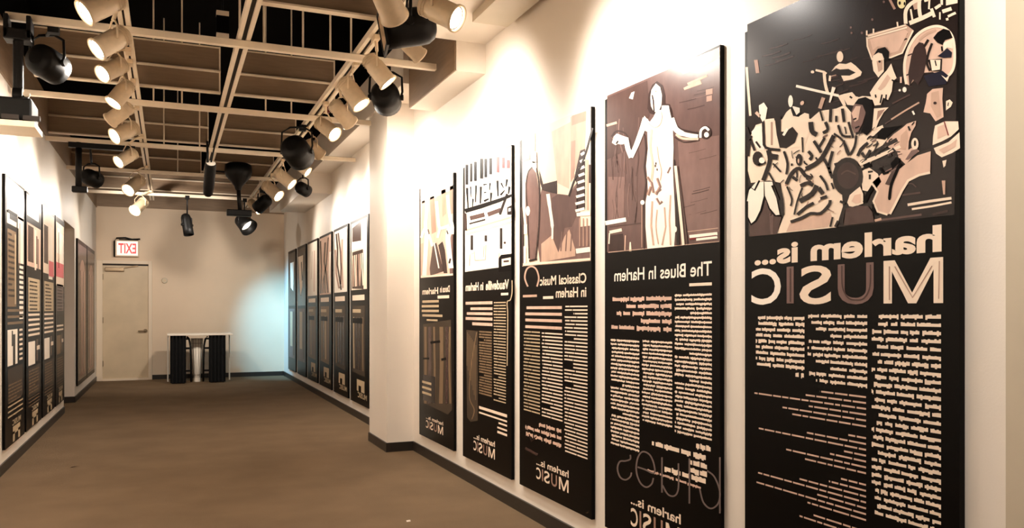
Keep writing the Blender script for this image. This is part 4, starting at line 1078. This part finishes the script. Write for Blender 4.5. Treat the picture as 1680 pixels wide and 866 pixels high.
KL = 36.0
XT_L, XT_R = -.25, 1.21
left = [((168, 8), (-.70, -.25, -.55), 1, 1.05, 1.0), ((183, 68), (-.70, -.28, -.60), 1, 1.05, 1.0), ((186, 113), (-.62, -.5, -.55), 1, 1.0, 1.0), ((199, 153), (-.50, -.25, -.80), 1, 1.0, 1.0), ((197, 186), (-.75, .45, -.55), 0, 1.0, .8),
        ((206, 216), (-.72, -.45, -.5), 1, 1.15, 1.0), ((208, 258), (-.66, -.45, -.55), 1, 1.1, .9), ((221, 303), (-.5, -.6, -.6), 1, 1.4, .9), ((229, 338), (-.45, -.65, -.6), 1, 1.4, .6)]
names = ['nearest', 'second', 'third', 'fourth', 'fifth', 'sixth', 'seventh', 'eighth', 'ninth and farthest']
tail = ['cut by the top photo edge', 'crossing the nearest strut', 'with a glowing face', 'pointing steeply down', 'turned away so its lens is hidden', 'face brightly lit', 'seen against the third strut', 'shining above the far strut', 'hanging lowest before the end wall']
for i, ((u, v), d, lit, sz, pw) in enumerate(left):
    p = onX(u, v, -.34)
    if not 2.6 < p[2] < 2.84:
        p = onZ(u, v, 2.74)
    track_light(p, d, XT_L, '%s cream spotlight of the left ceiling row, %s' % (names[i], tail[i]), lit, KL * pw, sz, group='spotlights on the left track')
right = [((634, -4), (.55, .70, -.55), 0, 1.1, 0, 2.64, 'big cream spotlight cut by the top edge above the large black lantern'),
         ((722, 18), (.62, -.62, -.48), 1, 1.1, .9, 2.70, 'blazing cream spotlight under the near soffit, at the top edge'),
         ((673, 76), (.80, .30, -.50), 0, .85, 1.0, 2.76, 'small cream spotlight head below the large black lantern'),
         ((620, 115), (.62, -.15, -.76), 1, 1.05, 1.3, 2.76, 'cream spotlight right of the first strut, with white lens tilted right'),
         ((578, 152), (.50, -.30, -.80), 1, 1.15, 1.2, 2.76, 'cream spotlight just left of the round black lantern by the pillar'),
         ((561, 186), (.70, .45, -.55), 0, 1.1, 1.0, 2.76, 'cream spotlight turned away, above the second glaring lamp'),
         ((536, 210), (.52, -.62, -.58), 1, 1.1, 1.1, 2.76, 'glaring round lamp left of the pillar top'),
         ((515, 244), (.75, .4, -.5), 0, 1.0, .9, 2.78, 'cream spotlight right of the square black lantern'),
         ((494, 274), (.70, -.35, -.60), 1, .95, .9, 2.74, 'small lit cream spotlight just under the square black lantern'),
         ((466, 292), (.68, -.35, -.62), 1, 1.25, .9, 2.76, 'cream spotlight before the far bulkhead with tilted lit lens'),
         ((446, 312), (.60, -.5, -.6), 1, 1.35, .8, 2.76, 'cream spotlight in the far cluster beside a dark lantern'),
         ((418, 338), (.55, -.6, -.6), 1, 1.2, .7, 2.74, 'farthest cream spotlight of the right row near the end wall')]
for (u, v), d, lit, sz, pw, z, lab in right:
    track_light(onZ(u, v, z), d, XT_R, lab, lit, KL * pw, sz, group='spotlights on the right track')

# --- black theatre lanterns
def clampbar(mb, p, q, mt='blackmetal', r=.012):
    mb.tube([p, q], r, mt)

def par_can(pos, d, top, label, r=.1, L=.28, gelframe=False, flare=1.0, name='stage_spotlight'):
    pos = Vector(pos); d = Vector(d).normalized(); top = Vector(top)
    t = thing(name, label, 'stage lantern', pos, 'black stage lanterns')
    mx = axis_matrix(pos, d)
    mb = MB(); mb.lathe([(r * .45, -L * .55), (r * .75, -L * .5), (r * .95, -L * .38), (r, -L * .2), (r * (1 + (flare - 1) * .5), L * .2), (r * flare, L * .5), (r * flare * .96, L * .5), (r * .9, L * .1)], 'black', mx, cap1=False)
    mb.build('can', t)
    mb = MB(); mb.lathe([(r * .9, L * .12), (.001, L * .14)], 'lensdim' if gelframe is None else 'gel', mx, cap0=False); mb.build('lens', t)
    if gelframe:
        w = r * flare * 1.12; mb = MB()
        for a0, b0 in (((-w, -w), (w, -w * .82)), ((-w, w * .82), (w, w)), ((-w, -w), (-w * .82, w)), ((w * .82, -w), (w, w))):
            mb.box((a0[0], a0[1], L * .5), (b0[0], b0[1], L * .5 + .012), 'black', mx)
        gf = mb.build('gel_frame', t)
        mb = MB(); mb.box((-w * .82, -w * .82, L * .5 + .002), (w * .82, w * .82, L * .5 + .008), 'gel', mx); mb.build('gel', gf)
    side = d.cross(Vector((0, 0, 1))).normalized(); up = Vector((0, 0, 1))
    hub = pos + up * r * 1.75
    mb = MB()
    for s in (-1, 1):
        mb.tube([pos + side * s * r * 1.04, pos + side * s * r * 1.15 + up * r * .4, pos + side * s * r * 1.1 + up * r * 1.4, hub + side * s * r * .5, hub], .009, 'blackmetal', 6)
        mb.lathe([(.022, 0), (.022, .02)], 'blackmetal', axis_matrix(pos + side * s * r * 1.03, side * s), n=12)
    mb.build('yoke', t)
    mb = MB(); mb.tube([hub, top], .011, 'blackmetal'); mb.box(top - Vector((.03, .03, .05)), top + Vector((.03, .03, .004)), 'blackmetal'); mb.build('clamp', t)
    return t

par_can(onZ(670, 45, 2.72), (-.86, .15, -.16), (1.19, 4.15, ZB + .02), 'large black can lantern with tan gel frame, top centre near the soffit', r=.098, L=.26, gelframe=True, flare=1.02)
p = onX(633, 160, 1.46); par_can(p, (.35, .9, -.15), (1.46, p[1], 3.03), 'round black lantern seen from behind at the top of the pillar', r=.105, L=.2)
p = onX(488, 250, 1.13); par_can(onZ(487, 249, 2.70), (.45, .8, -.3), (1.16, 7.85, ZB + .02), 'square shouldered black lantern on the right track, left of the far soffit', r=.13, L=.24)
p = onX(497, 310, 1.48); par_can(p, (.75, .6, -.25), (1.48, p[1], 3.03), 'small heart shaped black lantern before the far bulkhead', r=.075, L=.16)
p = onY(77, 104, 5.72); par_can(p, (.45, .85, -.1), (p[0] + .05, 5.60, ZB), 'black bowl shaped lantern at left beside the hanging floodlight', r=.098, L=.19)
p = onY(150, 292, 9.62); par_can(p, (.55, .8, -.15), (p[0], 9.46, ZB), 'small black lantern on the left hung from the third strut', r=.085, L=.18)
p = onY(307, 369, 13.4); par_can(p, (.15, -.2, -.95), (p[0], 13.25, ZB), 'black can lantern pointing down, alone before the end wall', r=.075, L=.32)
p = onY(431, 334, 12.0); par_can(p, (-.5, .5, -.5), (1.21, 12.0, ZB + .0), 'dark lantern within the far right cluster of lamps', r=.09, L=.24)
p = onY(401, 366, 13.3); par_can(p, (.5, -.55, -.6), (p[0], 13.25, ZB), 'lowest black lantern of the far cluster, open face down', r=.11, L=.26, flare=1.3, gelframe=None)

# hanging tube lantern with pale cap
p0, p1_ = Vector(onY(346, 268, 9.0)), Vector(onY(341, 320, 9.28))
t = thing('stage_spotlight', 'slim black tube lantern hanging below the middle rail', 'stage lantern', p0, 'black stage lanterns')
dd = (p1_ - p0); mx = axis_matrix(p0, dd); LL = dd.length
mb = MB(); mb.lathe([(.052, 0), (.056, .03), (.056, LL * .7), (.048, LL * .95), (.035, LL)], 'black', mx); mb.build('can', t)
mb = MB(); mb.lathe([(.047, -.004), (.03, -.01), (.001, -.012)], 'tablewhite', mx, cap0=False); mb.build('end_cap', t)
mb = MB(); mb.tube([p0 + Vector((-.03, 0, -.05)), (p0.x - .035, p0.y, ZB + .03)], .012, 'blackmetal'); mb.tube([p0 + Vector((0, 0, 0)), (.445, 9.0, ZB + .03)], .008, 'blackmetal'); mb.build('yoke', t)

# flared lantern on a stem
c = Vector(onY(391, 290, 10.9))
t = thing('stage_spotlight', 'flared black lantern with a stem hanging before the end wall', 'stage lantern', c, 'black stage lanterns')
mb = MB(); mb.lathe([(.035, -.17), (.05, -.12), (.15, .0), (.17, .06), (.16, .15), (.12, .17)], 'black', Matrix.Translation(c), n=20); mb.build('hood', t)
mb = MB(); mb.tube([c + Vector((0, 0, -.15)), c + Vector((.02, 0, -.42))], .026, 'blackmetal'); mb.build('stem', t)
mb = MB(); mb.box(c + Vector((-.14, -.05, -.50)), c + Vector((.16, .05, -.42)), 'black'); mb.build('foot_plate', t, bevel=.01)
mb = MB(); mb.tube([c + Vector((0, 0, .16)), (c.x, c.y, ZB + .02), (.445, c.y, ZB + .03)], .012, 'blackmetal'); mb.build('clamp', t)

# floodlight on a pole from the left end of the nearest strut
P = lambda u, v: Vector(onY(u, v, 5.50))
t = thing('hanging_floodlight', 'black box floodlight on a pole from the left end of the nearest strut', 'floodlight', P(30, 186))
mb = MB()
a0 = P(30, 40)
mb.box((a0.x - .07, 5.45, a0.z - .09), (a0.x - .045, 5.57, a0.z + .045), 'blackmetal'); mb.box((a0.x + .045, 5.45, a0.z - .09), (a0.x + .07, 5.57, a0.z + .045), 'blackmetal')
mb.box((a0.x - .07, 5.45, a0.z - .10), (a0.x + .07, 5.57, a0.z - .035), 'blackmetal'); mb.lathe([(.016, 0), (.016, .06)], 'strut', axis_matrix((a0.x - .07, 5.5, a0.z), (-1, 0, 0)), n=12)
mb.build('clamp', t, bevel=.006)
mb = MB(); mb.lathe([(.028, P(30, 160).z), (.028, P(30, 58).z)], 'blackmetal', Matrix.Translation((a0.x, 5.5, 0)), n=16)
mb.build('pole', t)
mb = MB(); mb.lathe([(.05, 0), (.05, .05)], 'blackmetal', axis_matrix((a0.x - .025, 5.5, P(30, 158).z), (1, 0, 0)), n=16); mb.tube([(a0.x, 5.5, P(30, 158).z), (a0.x + .05, 5.48, P(40, 165).z)], .02, 'blackmetal'); mb.lathe([(.018, 0), (.018, .025)], 'strut', axis_matrix((a0.x + .05, 5.46, P(44, 158).z), (0, -1, 0)), n=12); mb.build('swivel', t)
zt, zb = P(30, 168).z, P(30, 206).z
mb = MB(); mb.box((-1.10, 5.36, zb), (P(58, 180).x, 5.62, zt), 'black'); mb.build('housing', t, bevel=.012)
mb = MB(); mb.box((-1.12, 5.34, zb - .035), (P(64, 212).x, 5.64, zb), 'strut'); mb.build('front_frame', t, bevel=.004)
mb = MB()
for k in range(4):
    x = -1.08 + k * .105; mb.box((x, 5.336, zb + .004), (x + .085, 5.36, zb + .03), 'slot')
mb.build('grille', t)

# pole lantern arm further down on the left
yA = 9.32
q = Vector(onY(129, 248, yA)); q2 = Vector(onY(128, 309, yA))
t = thing('hanging_pipe', 'black drop arm on the left under the third strut', 'drop arm', q)
mb = MB(); mb.tube([(q.x, yA, ZB - .02), (q.x, yA, q2.z)], .03, 'blackmetal'); mb.build('pole', t)
mb = MB(); mb.box((q.x - .09, yA - .03, ZB - .075), (q.x + .52, yA + .03, ZB - .024), 'blackmetal'); mb.build('cross_bar', t)
mb = MB(); mb.box((q.x - .06, yA - .04, q2.z - .04), (q.x + .08, yA + .04, q2.z + .02), 'black'); mb.build('end_block', t, bevel=.008)
# maroon tag on the right track
q = onY(537, 172, 7.3)
mb = MB(); mb.box((q[0] - .035, 7.36, q[2] - .05), (q[0] + .035, 7.398, q[2] + .07), 'maroon'); tag(mb.build('hanging_clip', loc=q), 'small dark red clip on the second strut by the right track', 'clip')

# -------------------------------------------------------------- lighting
# added fill spots without fittings along the track lines; farthest right one inferred from glare
for y in (-1.2, .9, 3.02):
    spot('spot_beam', (XT_R, y, 2.72), (.62, .05, -.75), KL * (1.7 if y == .9 else 1.15), 125, (1, .935, .87))
    spot('spot_beam', (XT_L, y, 2.72), (-.62, .05, -.6), KL * .8, 125)
# added spots, no fittings: blue glow in the far right corner, end wall floods
spot('spot_beam', (.45, 13.65, 2.70), (1.7, 1.72, -1.85), 420, 50, (.20, .62, 1.0), 1., .08)
spot('spot_beam', (-.60, 12.2, 2.80), (.30, .85, -.50), 75, 120)
spot('spot_beam', (1.0, 12.4, 2.50), (-.45, .9, -.30), 75, 110)
spot('spot_beam', (.445, 7.9, 2.86), (0, .5, -.85), 70, 140)  # added fill downlights under the middle rail, no fittings
spot('spot_beam', (.445, 4.2, 2.86), (0, .3, -.9), 60, 150)

w = bpy.data.worlds.new('world'); SC.world = w; w.use_nodes = True
w.node_tree.nodes['Background'].inputs[0].default_value = (.02, .017, .014, 1)
SC.view_settings.view_transform = 'Standard'
SC.view_settings.look = 'None'
SC.view_settings.exposure = 1.0
SC.view_settings.gamma = 1
SC.view_settings.use_curve_mapping = False
